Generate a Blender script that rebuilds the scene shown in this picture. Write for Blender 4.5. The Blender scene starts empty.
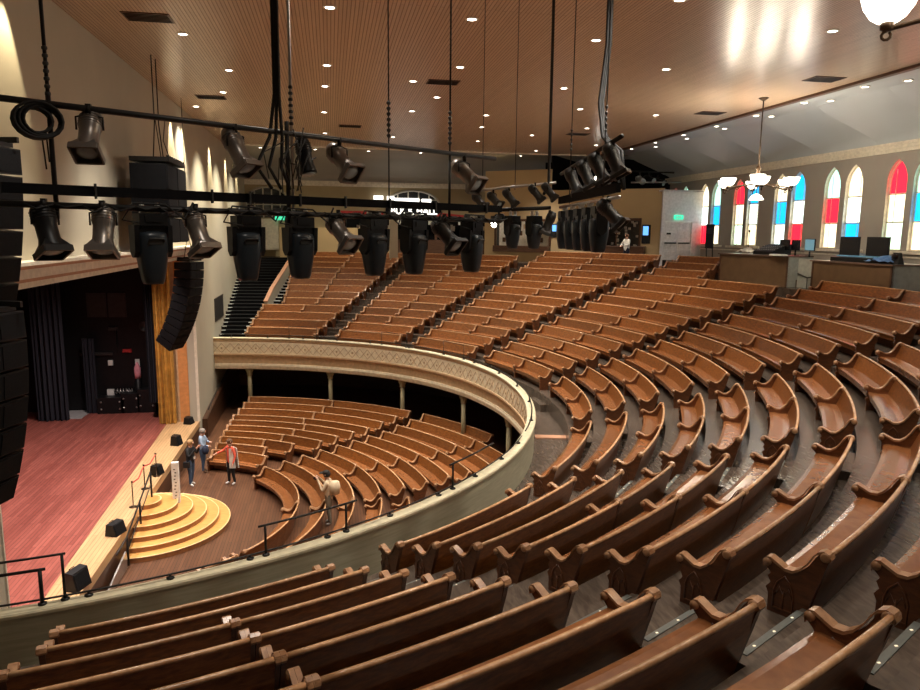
import bpy, bmesh, math, random
from math import sin, cos, pi, radians as rad, hypot, atan2, degrees as deg
from mathutils import Vector, Matrix
random.seed(7)
S = bpy.context.scene
COL = S.collection

# ------------------------------------------------------------------ camera (27.5 mm, 9 deg down)
cs = Vector((0.98361816, -0.17993447, 0.0109044))
cu = Vector((0.01762984, 0.15622256, 0.98756453))
ch = Vector((0.17940041, 0.97119416, -0.15683557))
FPX = 702.27
cd = bpy.data.cameras.new('camera'); cam = bpy.data.objects.new('camera', cd); COL.objects.link(cam)
cam.matrix_world = Matrix(((cs.x, cu.x, -ch.x, 0), (cs.y, cu.y, -ch.y, 0), (cs.z, cu.z, -ch.z, 0), (0, 0, 0, 1)))
cd.sensor_width = 36; cd.lens = FPX / 920 * 36; cd.clip_start = 0.05; cd.clip_end = 300
S.camera = cam
vs = S.view_settings
vs.view_transform = 'Standard'; vs.look = 'None'; vs.gamma = 1; vs.use_curve_mapping = False; vs.exposure = 0.92

def project(p):
    d = p[0]*ch.x + p[1]*ch.y + p[2]*ch.z
    if d < 0.3: return None
    return (460 + FPX*(p[0]*cs.x+p[1]*cs.y+p[2]*cs.z)/d, 345 - FPX*(p[0]*cu.x+p[1]*cu.y+p[2]*cu.z)/d)

# ------------------------------------------------------------------ materials
def newmat(name):
    m = bpy.data.materials.new(name); m.use_nodes = True
    nt = m.node_tree
    return m, nt, nt.nodes['Principled BSDF']
def plain(name, c, rough=0.6, metal=0.0, noise=0.12, nscale=6.0, spec=0.4):
    m, nt, b = newmat(name)
    b.inputs['Roughness'].default_value = rough; b.inputs['Metallic'].default_value = metal
    b.inputs['Specular IOR Level'].default_value = spec
    tc = nt.nodes.new('ShaderNodeTexCoord'); n = nt.nodes.new('ShaderNodeTexNoise')
    n.inputs['Scale'].default_value = nscale; n.inputs['Detail'].default_value = 4
    nt.links.new(tc.outputs['Object'], n.inputs['Vector'])
    r = nt.nodes.new('ShaderNodeValToRGB')
    r.color_ramp.elements[0].position = .3; r.color_ramp.elements[1].position = .7
    r.color_ramp.elements[0].color = (*[x*(1-noise) for x in c], 1)
    r.color_ramp.elements[1].color = (*[min(1, x*(1+noise)) for x in c], 1)
    nt.links.new(n.outputs['Fac'], r.inputs['Fac']); nt.links.new(r.outputs['Color'], b.inputs['Base Color'])
    return m
def emis(name, c, s):
    m, nt, b = newmat(name)
    b.inputs['Base Color'].default_value = (*c, 1); b.inputs['Emission Color'].default_value = (*c, 1)
    b.inputs['Emission Strength'].default_value = s; b.inputs['Roughness'].default_value = .4
    return m
def wood(name, c1, c2, rough=0.35, scale=(3, 3, 14), vary=0.25, coat=0.0, gs=1.6):
    m, nt, b = newmat(name); L = nt.links
    tc = nt.nodes.new('ShaderNodeTexCoord'); mp = nt.nodes.new('ShaderNodeMapping')
    mp.inputs['Scale'].default_value = scale
    L.new(tc.outputs['Object'], mp.inputs['Vector'])
    n = nt.nodes.new('ShaderNodeTexNoise'); n.inputs['Scale'].default_value = gs
    n.inputs['Detail'].default_value = 6; n.inputs['Distortion'].default_value = .6
    L.new(mp.outputs['Vector'], n.inputs['Vector'])
    r = nt.nodes.new('ShaderNodeValToRGB')
    r.color_ramp.elements[0].position = .32; r.color_ramp.elements[1].position = .7
    r.color_ramp.elements[0].color = (*c1, 1); r.color_ramp.elements[1].color = (*c2, 1)
    L.new(n.outputs['Fac'], r.inputs['Fac'])
    oi = nt.nodes.new('ShaderNodeObjectInfo'); mr = nt.nodes.new('ShaderNodeMapRange')
    mr.inputs['To Min'].default_value = 1-vary; mr.inputs['To Max'].default_value = 1+vary
    L.new(oi.outputs['Random'], mr.inputs['Value'])
    hs = nt.nodes.new('ShaderNodeHueSaturation'); L.new(r.outputs['Color'], hs.inputs['Color'])
    L.new(mr.outputs['Result'], hs.inputs['Value']); L.new(hs.outputs['Color'], b.inputs['Base Color'])
    b.inputs['Roughness'].default_value = rough; b.inputs['Coat Weight'].default_value = coat
    b.inputs['Coat Roughness'].default_value = .2
    return m
def boards(name, c1, c2, width, length, rough, along='Y', gap=(.02, .012, .008), bump=.0, noise=.3, msize=.008):
    """plank floor / board ceiling: brick pattern with per-board tone and grain"""
    m, nt, b = newmat(name); L = nt.links
    tc = nt.nodes.new('ShaderNodeTexCoord'); mp = nt.nodes.new('ShaderNodeMapping')
    if along == 'Y': mp.inputs['Rotation'].default_value = (0, 0, pi/2)
    L.new(tc.outputs['Object'], mp.inputs['Vector'])
    br = nt.nodes.new('ShaderNodeTexBrick')
    br.inputs['Color1'].default_value = (*c1, 1); br.inputs['Color2'].default_value = (*c2, 1)
    br.inputs['Mortar'].default_value = (*gap, 1); br.inputs['Scale'].default_value = 1
    br.inputs['Mortar Size'].default_value = msize; br.inputs['Brick Width'].default_value = length
    br.inputs['Row Height'].default_value = width; br.offset = .37; br.inputs['Bias'].default_value = 0
    L.new(mp.outputs['Vector'], br.inputs['Vector'])
    n = nt.nodes.new('ShaderNodeTexNoise'); n.inputs['Scale'].default_value = 1.2; n.inputs['Detail'].default_value = 5
    m2 = nt.nodes.new('ShaderNodeMapping'); m2.inputs['Scale'].default_value = (1, 12, 1)
    L.new(mp.outputs['Vector'], m2.inputs['Vector']); L.new(m2.outputs['Vector'], n.inputs['Vector'])
    mr = nt.nodes.new('ShaderNodeMapRange'); mr.inputs['To Min'].default_value = 1-noise; mr.inputs['To Max'].default_value = 1+noise
    L.new(n.outputs['Fac'], mr.inputs['Value'])
    hs = nt.nodes.new('ShaderNodeHueSaturation'); L.new(br.outputs['Color'], hs.inputs['Color'])
    L.new(mr.outputs['Result'], hs.inputs['Value']); L.new(hs.outputs['Color'], b.inputs['Base Color'])
    b.inputs['Roughness'].default_value = rough
    if bump:
        bp = nt.nodes.new('ShaderNodeBump'); bp.inputs['Strength'].default_value = bump; bp.inputs['Distance'].default_value = .02
        inv = nt.nodes.new('ShaderNodeMath'); inv.operation = 'SUBTRACT'; inv.inputs[0].default_value = 1
        L.new(br.outputs['Fac'], inv.inputs[1]); L.new(inv.outputs[0], bp.inputs['Height'])
        L.new(bp.outputs['Normal'], b.inputs['Normal'])
    return m

M = {}
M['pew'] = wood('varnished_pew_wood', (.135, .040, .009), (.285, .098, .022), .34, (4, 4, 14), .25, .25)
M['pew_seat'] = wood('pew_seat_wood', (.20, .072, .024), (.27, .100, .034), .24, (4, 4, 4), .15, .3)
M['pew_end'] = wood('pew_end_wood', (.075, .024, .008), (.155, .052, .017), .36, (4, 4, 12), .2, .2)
M['pew_rail'] = wood('worn_pew_rail_painted_gloss', (.44, .22, .10), (.66, .39, .205), .26, (5, 5, 5), .2, .3)  # worn wood, lightened further so ceiling-light highlights sit in its colour
M['floor_balc'] = wood('grey_brown_tier_boards', (.066, .048, .036), (.125, .094, .072), .26, (9, 2, 2), 0, .0)
M['floor_main'] = boards('dark_floor_boards', (.15, .068, .036), (.10, .046, .026), .11, 2.6, .30, 'Y')
M['stage'] = boards('red_stage_boards', (.38, .115, .088), (.25, .068, .052), .13, 1.9, .33, 'Y', (.10, .03, .025), 0, .35)
M['stage_lip'] = boards('pale_stage_lip_boards', (.60, .39, .20), (.53, .33, .165), .13, 3.2, .35, 'Y', (.3, .17, .08))
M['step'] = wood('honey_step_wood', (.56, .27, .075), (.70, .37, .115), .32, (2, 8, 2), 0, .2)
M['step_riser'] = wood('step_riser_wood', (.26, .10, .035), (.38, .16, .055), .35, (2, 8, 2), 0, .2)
M['step_nose'] = plain('pale_step_nosing', (.85, .62, .32), .35)
M['darkwood'] = wood('dark_panel_wood', (.055, .022, .010), (.10, .042, .02), .4, (2, 2, 10), .1)
M['parapet'] = wood('olive_painted_boards', (.40, .37, .25), (.52, .485, .345), .5, (.7, .7, 9), 0, 0, 2.2)
M['cap'] = plain('cream_cap_paint', (.60, .53, .36), .5)
M['fascia_cream'] = plain('cream_fascia_paint', (.84, .72, .51), .5)
M['fascia_tan'] = plain('tan_fascia_paint', (.62, .42, .24), .5)
M['lattice'] = plain('tan_lattice_paint', (.50, .34, .19), .5)
M['wall'] = plain('cream_wall_paint', (.50, .46, .36), .7, 0, .04, .6)
M['wall_r'] = plain('taupe_wall_paint', (.38, .345, .30), .7, 0, .05, .6)
M['wall_far'] = plain('olive_tan_wall_paint', (.42, .34, .20), .7, 0, .06, .6)
M['beige'] = plain('warm_beige_wall_paint', (.50, .37, .20), .7, 0, .05, .5)
M['cove'] = plain('pale_grey_cove_plaster', (.50, .54, .57), .42, 0, .05, .4)
M['soffit'] = plain('grey_soffit_plaster', (.40, .38, .34), .6, 0, .05, .4)
M['white_trim'] = plain('white_trim_paint', (.78, .72, .60), .5)
M['pink_trim'] = plain('terracotta_trim_paint', (.48, .25, .15), .5)
M['orange_panel'] = plain('orange_reveal_paint', (.62, .27, .09), .6)
M['ceil'] = boards('beadboard_ceiling', (.62, .47, .335), (.54, .40, .28), .10, 400, .29, 'Y', (.26, .15, .085), .9, .14, .012)
M['ceil'].node_tree.nodes['Principled BSDF'].inputs['Specular IOR Level'].default_value = .38
M['black'] = plain('black_metal', (.009, .009, .010), .42, .1, .2, 6, .3)
M['blackmatte'] = plain('black_matte', (.007, .007, .008), .8, 0, .12, 6, .08)
M['grille'] = plain('black_speaker_grille', (.010, .010, .011), .7, 0, .5, 60, .1)
M['blueblack'] = plain('blue_black_plastic', (.020, .027, .034), .33)
M['darkgrey'] = plain('dark_grey_metal', (.06, .06, .06), .4, .6)
M['fixture'] = plain('bronze_grey_fixture_metal', (.21, .185, .165), .34, .6)
M['silver'] = plain('silver_metal', (.55, .54, .52), .3, .9)
M['lens'] = plain('lens_glass', (.45, .52, .56), .15, 0)
M['curtain_blk'] = plain('black_curtain', (.014, .014, .022), .9)
M['curtain_gold'] = plain('gold_curtain', (.48, .25, .045), .75, 0, .3, 3)
M['white'] = plain('white_paint', (.8, .8, .78), .5)
M['muntin'] = plain('grey_muntin_paint', (.46, .43, .36), .6)
M['strip'] = plain('grey_step_strip', (.13, .135, .12), .5)
M['door'] = plain('white_door_paint', (.74, .72, .72), .4)
M['col'] = plain('olive_column_paint', (.36, .30, .17), .5)
M['booth'] = plain('brown_booth_laminate', (.15, .088, .045), .5, 0, .1, 3)
M['booth_side'] = plain('grey_booth_laminate', (.36, .37, .33), .5)
M['counter'] = plain('dark_counter_laminate', (.16, .10, .075), .3)
M['monitor'] = plain('black_monitor_plastic', (.012, .013, .016), .25)
M['screen_dim'] = emis('dim_screen', (.12, .25, .32), .35)
M['screen_blue'] = emis('blue_screen', (.10, .30, .75), 1.1)
M['exit'] = emis('green_exit_light', (.03, .55, .30), 1.0)
M['neon'] = emis('white_sign_light', (1, .96, .88), 1.1)
M['lamp_on'] = emis('lamp_lens_lit', (1, .93, .80), 9.0)
M['bowl'] = emis('lit_opal_glass', (1, .92, .76), 3.0)
M['dot'] = emis('step_light_dot', (1, .85, .6), .4)
M['red'] = plain('red_paint', (.45, .03, .03), .6)
M['rope_red'] = plain('red_belt', (.5, .06, .05), .6)
M['pcase'] = plain('white_plastic', (.75, .75, .72), .4)
M['paper'] = plain('white_paper', (.85, .83, .78), .7)
M['iron'] = plain('dark_iron', (.018, .016, .015), .45, .4)
M['brass'] = plain('aged_bronze', (.06, .035, .018), .4, .6)
M['cable'] = plain('black_rubber', (.010, .010, .010), .6)
M['skin'] = plain('skin', (.62, .36, .26), .55)
M['skin2'] = plain('skin_tan', (.50, .28, .19), .55)
for nm, c in dict(navy=(.02, .025, .05), jeans=(.06, .10, .17), ltblue=(.34, .44, .58), coral=(.75, .12, .07), offwhite=(.72, .70, .63), tan=(.62, .48, .32), khaki=(.22, .19, .14), blk=(.014, .014, .016), shoe=(.75, .73, .70), hair_brown=(.12, .06, .03), hair_grey=(.32, .28, .24), hair_blond=(.35, .22, .10), hair_dark=(.02, .015, .012)).items():
    M[nm] = plain('cloth_'+nm if 'hair' not in nm else nm, c, .8)

# ------------------------------------------------------------------ mesh builder
class MB:
    def __init__(s, off=(0, 0, 0)): s.v = []; s.f = []; s.mi = []; s.sm = []; s.off = Vector(off)
    def add(s, vs, fs, mi=0, smooth=False):
        n = len(s.v); s.v += [Vector(p)-s.off for p in vs]
        for f in fs: s.f.append([i+n for i in f]); s.mi.append(mi); s.sm.append(smooth)
    def box(s, c, d, mi=0, ax=None):
        """ax: (ex,ey,ez) unit axes"""
        ex, ey, ez = ax or (Vector((1, 0, 0)), Vector((0, 1, 0)), Vector((0, 0, 1)))
        c = Vector(c); P = [c+ex*(d[0]/2*i)+ey*(d[1]/2*j)+ez*(d[2]/2*k) for i in (-1, 1) for j in (-1, 1) for k in (-1, 1)]
        s.add(P, [(0, 1, 3, 2), (4, 6, 7, 5), (0, 4, 5, 1), (2, 3, 7, 6), (0, 2, 6, 4), (1, 5, 7, 3)], mi)
    def bbox(s, a, b, mi=0):
        s.box([(a[i]+b[i])/2 for i in range(3)], [abs(b[i]-a[i]) for i in range(3)], mi)
    def prism(s, P, ext, mi=0, smooth=False):
        n = len(P); P = [Vector(p) for p in P]; e = Vector(ext)
        s.add(P+[p+e for p in P], [tuple(range(n-1, -1, -1)), tuple(range(n, 2*n))]+[(i, (i+1) % n, n+(i+1) % n, n+i) for i in range(n)], mi, smooth)
    def tube(s, pts, r, n=6, mi=0, smooth=True, closed=False):
        pts = [Vector(p) for p in pts]; N = len(pts); rings = []
        up0 = None
        for i, p in enumerate(pts):
            a = pts[i-1] if (i > 0 or closed) else p
            b = pts[(i+1) % N] if (i < N-1 or closed) else p
            t = (b-a).normalized()
            ref = Vector((0, 0, 1)) if abs(t.z) < .9 else Vector((1, 0, 0))
            if up0 is not None:
                x = (up0 - t*up0.dot(t))
                x = x.normalized() if x.length > 1e-4 else t.cross(ref).normalized()
            else: x = t.cross(ref).normalized()
            up0 = x; y = t.cross(x)
            rr = r[i] if isinstance(r, (list, tuple)) else r
            rings.append([p+x*(rr*cos(2*pi*k/n))+y*(rr*sin(2*pi*k/n)) for k in range(n)])
        V = [q for R_ in rings for q in R_]; F = []
        for i in range(N if closed else N-1):
            j = (i+1) % N
            for k in range(n): F.append((i*n+k, i*n+(k+1) % n, j*n+(k+1) % n, j*n+k))
        if not closed: F += [tuple(range(n-1, -1, -1)), tuple(range((N-1)*n, N*n))]
        s.add(V, F, mi, smooth)
    def lathe(s, c, axis, prof, n=14, mi=0, smooth=True, ref=None, sq=0):
        """prof: list (radius, distance along axis)"""
        c = Vector(c); t = Vector(axis).normalized()
        rf = Vector(ref) if ref else (Vector((0, 0, 1)) if abs(t.z) < .9 else Vector((1, 0, 0)))
        x = (rf - t*rf.dot(t)).normalized(); y = t.cross(x); V = []; F = []
        for r, h in prof:
            for k in range(n):
                a = 2*pi*k/n; q = 1.0
                if sq: q = 1/((abs(cos(a))**sq+abs(sin(a))**sq)**(1/sq))
                V.append(c+t*h+x*(r*q*cos(a))+y*(r*q*sin(a)))
        for i in range(len(prof)-1):
            for k in range(n): F.append((i*n+k, i*n+(k+1) % n, (i+1)*n+(k+1) % n, (i+1)*n+k))
        F += [tuple(range(n-1, -1, -1)), tuple(range((len(prof)-1)*n, len(prof)*n))]
        s.add(V, F, mi, smooth)
    def sweep(s, prof, frame, closed_prof=True, mi=0, smooth=False, caps=True):
        """frame: list of functions-mapped rings: frame(i)->callable(u,v)->point, list"""
        rings = [[fr(u, v) for u, v in prof] for fr in frame]; n = len(prof)
        V = [p for R_ in rings for p in R_]; F = []
        for i in range(len(rings)-1):
            for k in range(n if closed_prof else n-1): F.append((i*n+k, i*n+(k+1) % n, (i+1)*n+(k+1) % n, (i+1)*n+k))
        if caps and closed_prof: F += [tuple(range(n-1, -1, -1)), tuple(range((len(rings)-1)*n, len(rings)*n))]
        s.add(V, F, mi, smooth)
    def build(s, name, mats, parent=None, loc=None):
        me = bpy.data.meshes.new(name)
        me.from_pydata([tuple(p) for p in s.v], [], s.f)
        for m in (mats if isinstance(mats, (list, tuple)) else [mats]): me.materials.append(m)
        me.polygons.foreach_set('material_index', s.mi); me.polygons.foreach_set('use_smooth', s.sm)
        bm = bmesh.new(); bm.from_mesh(me); bmesh.ops.recalc_face_normals(bm, faces=bm.faces[:]); bm.to_mesh(me); bm.free()
        me.update()
        o = bpy.data.objects.new(name, me); COL.objects.link(o)
        if parent is not None: o.parent = parent
        o.location = loc if loc is not None else (s.off if parent is None else (0, 0, 0))
        return o
def tag(o, label=None, cat=None, group=None, kind=None):
    if label: o['label'] = label
    if cat: o['category'] = cat
    if group: o['group'] = group
    if kind: o['kind'] = kind
    return o
def empty(name, loc, label, cat, group=None):
    o = bpy.data.objects.new(name, None); COL.objects.link(o); o.location = loc; o.empty_display_size = .1
    return tag(o, label, cat, group)
def struct(o): o['kind'] = 'structure'; return o
def copy_tree(o, parent=None):
    c = o.copy(); COL.objects.link(c)
    if parent is not None: c.parent = parent
    for k in list(o.children): copy_tree(k, c)
    return c
ORD = ['front', 'second', 'third', 'fourth', 'fifth', 'sixth', 'seventh', 'eighth', 'ninth', 'tenth', 'eleventh', 'twelfth', 'thirteenth', 'fourteenth', 'fifteenth', 'sixteenth', 'seventeenth']
X_, Y_, Z_ = Vector((1, 0, 0)), Vector((0, 1, 0)), Vector((0, 0, 1))

# ------------------------------------------------------------------ balcony seating geometry
CB = (-7.7928, 26.7921); R1 = 17.066; PIT = 1.05
ZS = lambda k: -5.682+.35845*k-.00072*k*k          # top of pew scroll, row k
PH = .86
ZF = lambda k: ZS(k)-PH                             # tread height
RK = lambda k: R1+PIT*k
EDG = dict((k, (a, b)) for k, a, b in [('S0f', -1.1015, -1.243), ('S1n', -1.0156, .173), ('S1f', -.7706, -1.247), ('S2n', -.6856, .382), ('S2f', -.4113, -.297), ('S3n', -.3279, .395), ('S3f', -.0027, -.307), ('S4n', .0781, .755), ('S4f', .3998, -.287), ('S5n', .4838, 1.151), ('S5f', .738, -.228), ('S6n', .817, .796), ('S6f', 1.061, .25), ('S7n', 1.1453, 1.541), ('S7f', 1.4029, .67)])
def edge(key, k):
    r = RK(k)
    if key == 'S0n': return rad(-77.1 if k < 2 else -77.8)
    if key == 'S7f' and k >= 4: return rad(76.9+min(k-4, 5)*.42)
    a, b = EDG[key]; return a+b*(1/r-1/R1)
PANEL = [(.02, 0), (.02, .18), (-.01, .24), (.035, .30), (0, .36), (.03, .40), (0, .43), (-.035, .46), (-.045, .50), (-.03, .535), (.02, .545), (.08, .515), (.18, .472), (.27, .477), (.35, .525), (.42, .60), (.47, .69), (.51, .745), (.56, .765), (.60, .75), (.615, .715), (.59, .64), (.55, .5), (.47, .25), (.40, 0)]
VSC = PH/.78
CAP = [(-.055, .47), (-.055, .52), (-.025, .555), (.02, .565), (.09, .535), (.18, .495), (.265, .50), (.335, .545), (.40, .62), (.45, .71), (.495, .765), (.555, .79), (.61, .775), (.635, .725)]
def pew(C, rs, a0, a1, zf, mats, label, cat, group, name='pew', carve=False, nseg=9, ends=(True, True), ths=(.075, .075)):
    """curved bench about centre C; rs = radius of its back scroll; spans angles a0..a1"""
    am = (a0+a1)/2; r0 = rs-.6
    org = Vector((C[0]+(rs-.3)*cos(am), C[1]+(rs-.3)*sin(am), zf))
    root = empty(name, org, label, cat, group)
    th = .05
    def fr(a, t=0.0):
        e = Vector((cos(a), sin(a), 0)); tg = Vector((-sin(a), cos(a), 0))
        c = Vector((C[0], C[1], zf))+tg*t
        return lambda u, v: c+e*(r0+u)+Z_*(v*VSC)
    d0 = th*.5/rs
    A = [a0+d0+(a1-a0-2*d0)*i/nseg for i in range(nseg+1)]
    F = [fr(a) for a in A]
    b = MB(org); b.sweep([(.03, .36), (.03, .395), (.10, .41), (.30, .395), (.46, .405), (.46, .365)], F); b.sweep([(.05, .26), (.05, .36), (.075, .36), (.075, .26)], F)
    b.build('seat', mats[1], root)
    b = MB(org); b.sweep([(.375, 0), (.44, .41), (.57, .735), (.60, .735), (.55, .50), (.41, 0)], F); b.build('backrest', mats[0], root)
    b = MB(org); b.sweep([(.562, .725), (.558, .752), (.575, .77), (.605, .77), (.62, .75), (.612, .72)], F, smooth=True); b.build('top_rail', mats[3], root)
    for a, th in ((a0, ths[0]), (a1, ths[1])):
        f = fr(a, -th/2); tg = Vector((-sin(a), cos(a), 0)); e = Vector((cos(a), sin(a), 0))
        b = MB(org); b.prism([f(u, v) for u, v in PANEL], tg*th)
        if carve:
            for sd in (-.004, th+.004):
                ff = lambda u, v: f(u, v)+tg*sd
                b.tube([ff(.08, .06), ff(.08, .24), ff(.11, .33), ff(.185, .41), ff(.26, .33), ff(.29, .24), ff(.29, .06), ff(.08, .06)], .011, 5)
                b.tube([ff(.185, .06), ff(.185, .25)], .008, 5)
                b.tube([ff(.10, .2), ff(.135, .29), ff(.185, .2), ff(.235, .29), ff(.275, .2)], .007, 5)
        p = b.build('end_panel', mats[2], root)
        w = th+(.035 if th > .06 else .006)
        f = fr(a, -w/2); P = CAP; b = MB(org)
        inner = [(u+.0, v-.03) for u, v in P]
        for i in range(len(P)-1):
            q = [P[i], P[i+1], (P[i+1][0]*.97+.006, P[i+1][1]-.03), (P[i][0]*.97+.006, P[i][1]-.03)]
            b.prism([f(u, v) for u, v in q], tg*w, 0)
        b.lathe(f(-.012, .505)-tg*.004, tg, [(.046, 0), (.046, w+.008)], 12)
        b.lathe(f(.575, .735)-tg*.008, tg, [(.03, -.006), (.052, 0), (.052, w+.016), (.03, w+.022)], 12)
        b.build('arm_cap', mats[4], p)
    return root
PM = (M['pew'], M['pew_seat'], M['pew_end'], M['pew_rail'], M['pew_rail'])
M['pew_cap'] = wood('pew_arm_cap_painted_gloss', (.28, .13, .058), (.48, .265, .135), .32, (5, 5, 5), .12, .2)  # paler than the end panels: gloss highlights put into the colour
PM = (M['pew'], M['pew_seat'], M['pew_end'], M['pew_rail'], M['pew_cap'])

def par_r(a):
    T = [(-100, 15.4), (-85, 15.4), (-65, 15.25), (-39, 15.15), (-14, 14.98), (0, 15.0), (14, 15.15), (25, 15.28), (35, 15.34), (46, 15.32), (60, 15.12), (75, 15.02), (100, 15.0)]
    d = deg(a)
    for (x0, y0), (x1, y1) in zip(T, T[1:]):
        if x0 <= d <= x1:
            t = (d-x0)/(x1-x0); t = t*t*(3-2*t)*.5+t*.5; return y0+(y1-y0)*t
    return T[-1][1]
def visible(p, main=False):
    q = project(p)
    if q is None or not (-25 < q[0] < 945 and -10 < q[1] < 715): return False
    if main:
        for i in range(5, 100):                      # ray against the near parapet crest
            t = i/100; x, y, z = p[0]*t, p[1]*t, p[2]*t
            if z < -6.15 and hypot(x-CB[0], y-CB[1]) > par_r(atan2(y-CB[1], x-CB[0])): return False
    return True

SEC = [('S0', 'S0n', 'S0f', 2, 9, 'in the nearest block at lower left'),
       ('S1', 'S1n', 'S1f', 3, 10, 'in the block right of the nearest aisle'),
       ('S2', 'S2n', 'S2f', 2, 11, 'second block along from the nearest aisle'),
       ('S3', 'S3n', 'S3f', 0, 12, 'in the block facing the mixing desk'),
       ('S4', 'S4n', 'S4f', 0, 14, 'in the block leading up to the white doors'),
       ('S5', 'S5n', 'S5f', 2, 14, 'in the block below the beige wall'),
       ('S6', 'S6n', 'S6f', 2, 13, 'second block from the far stairs'),
       ('S7', 'S7n', 'S7f', 3, 13, 'in the block beside the far stairs')]
for sn, kn, kf, midk, nr, where in SEC:
    for k in range(nr):
        a0, a1 = edge(kn, k), edge(kf, k)
        if sn == 'S4' and k >= 11: a0 = atan2(34.75+.35*(k-11)-CB[1], 20.3-CB[0])
        cuts = [a0, a1]
        if k >= midk and not (sn == 'S4' and k >= 11):
            mid = (a0+a1)/2
            if sn == 'S0': mid = rad(-70.15)
            cuts = [a0, mid, a1]
        for i in range(len(cuts)-1):
            b0, b1 = cuts[i], cuts[i+1]
            rs = RK(k)
            pts = [(CB[0]+rr*cos(a), CB[1]+rr*sin(a), z) for a in (b0, b0*.75+b1*.25, (b0+b1)/2, b0*.25+b1*.75, b1) for rr, z in ((rs, ZS(k)), (rs-.6, ZF(k)+.5))]
            if not any(visible(p) for p in pts): continue
            half = '' if len(cuts) == 2 else (', nearer half' if i == 0 else ', farther half')
            lab = 'brown pew, %s balcony row%s, %s' % (ORD[k], half, where)
            g = 0.0
            if len(cuts) == 3:
                g = .030/rs
                if i == 0: b1 -= g
                else: b0 += g
            pew(CB, rs, b0, b1, ZF(k), PM, lab, 'pew', 'curved pews on the balcony', carve=(sn in ('S0', 'S1') or (sn == 'S2' and k < 8)), nseg=10 if sn in ('S0', 'S1', 'S2', 'S3') else 7, ths=(.075 if i == 0 else .05, .075 if i == len(cuts)-2 else .05))

# main floor pews
CM = (-7.514, 25.407); RM1 = 6.212; PM2 = 1.013; ZMF = -10.66
def medge(key, k):
    r = RM1+PM2*k
    a, b = dict(Br=(-.161, -3.765), Bl=(.718, 0), Bm=(.413, .139), Ar=(.908, 1.298), Al=(1.223, -2.082), Cf=(-.03, .0), Cn=(-.70, .6), Df=(-.76, .0), Dn=(-.92, 0))[key]
    if key == 'Br': r = max(r, RM1+PM2*2)
    if key == 'Al' : r = min(r, RM1+PM2*7)
    return a+b*(1/r-1/RM1)
rise = lambda k: .10*max(0, k-7)
MSEC = [('A', 'Ar', 'Al', 1, 16, 'beside the stage ramp'), ('B', 'Br', 'Bl', 0, 17, 'facing the curved steps'),
        ('C', 'Cn', 'Cf', 0, 8, 'behind the near balcony rail'), ('D', 'Dn', 'Df', 0, 1, 'close under the near balcony front')]
for sn, kn, kf, k0, k1, where in MSEC:
    for k in range(k0, k1):
        a0, a1 = medge(kn, k), medge(kf, k)
        if sn == 'A' and k == 2: a0 += .14
        if sn == 'A' and k == 3: a0 += .07
        rs = RM1+PM2*k; mids = []
        if sn == 'A' and k in (3, 4, 5, 6): mids = [a0+(a1-a0)*.42]
        elif sn == 'A' and k > 6: mids = [a0+(a1-a0)*.5]
        elif sn == 'B' and k >= 3: mids = [medge('Bm', k)]
        elif sn == 'B' and k in (1, 2): mids = []
        elif sn == 'C' and k >= 2: mids = [(a0+a1)/2]
        cuts = [a0]+mids+[a1]
        for i in range(len(cuts)-1):
            b0, b1 = cuts[i], cuts[i+1]; z = ZMF+rise(k)
            pts = [(CM[0]+rr*cos(a), CM[1]+rr*sin(a), z+.78) for a in (b0, b0*.75+b1*.25, (b0+b1)/2, b0*.25+b1*.75, b1) for rr in (rs, rs-.5)]
            if not any(visible(p, True) for p in pts): continue
            half = '' if len(cuts) == 2 else (', nearer half' if i == 0 else ', farther half')
            lab = 'brown pew on the main floor, %s row%s, %s' % (ORD[k-k0], half, where)
            g = .030/rs if len(cuts) == 3 else 0
            if i == 0: b1 -= g
            else: b0 += g
            pew(CM, rs, b0, b1, z, PM, lab, 'pew', 'curved pews on the main floor', nseg=7, ths=(.075 if i == 0 else .05, .075 if i == len(cuts)-2 else .05))
def ray(px, py): return ch*FPX+cs*(px-460)-cu*(py-345)
def onZ(px, py, z): d = ray(px, py); return d*(z/d.z)
def onX(px, py, x): d = ray(px, py); return d*(x/d.x)
def onY(px, py, y): d = ray(px, py); return d*(y/d.y)
def bx(name, a, b, mat, kind=None, parent=None, label=None, cat=None, group=None):
    c = Vector([(a[i]+b[i])/2 for i in range(3)]); m = MB(c if parent is None else parent.location); m.bbox(a, b)
    o = m.build(name, mat, parent)
    if kind: o['kind'] = kind
    return tag(o, label, cat, group)
XW, XR, YF, YN = -6.7, 24.5, 60.0, -12.0
ZST = -9.6
# ------------------------------------------------------------------ shell
bx('floor', (-17.5, YN, -10.8), (XR, YF, ZMF), M['floor_main'], 'structure')
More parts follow.
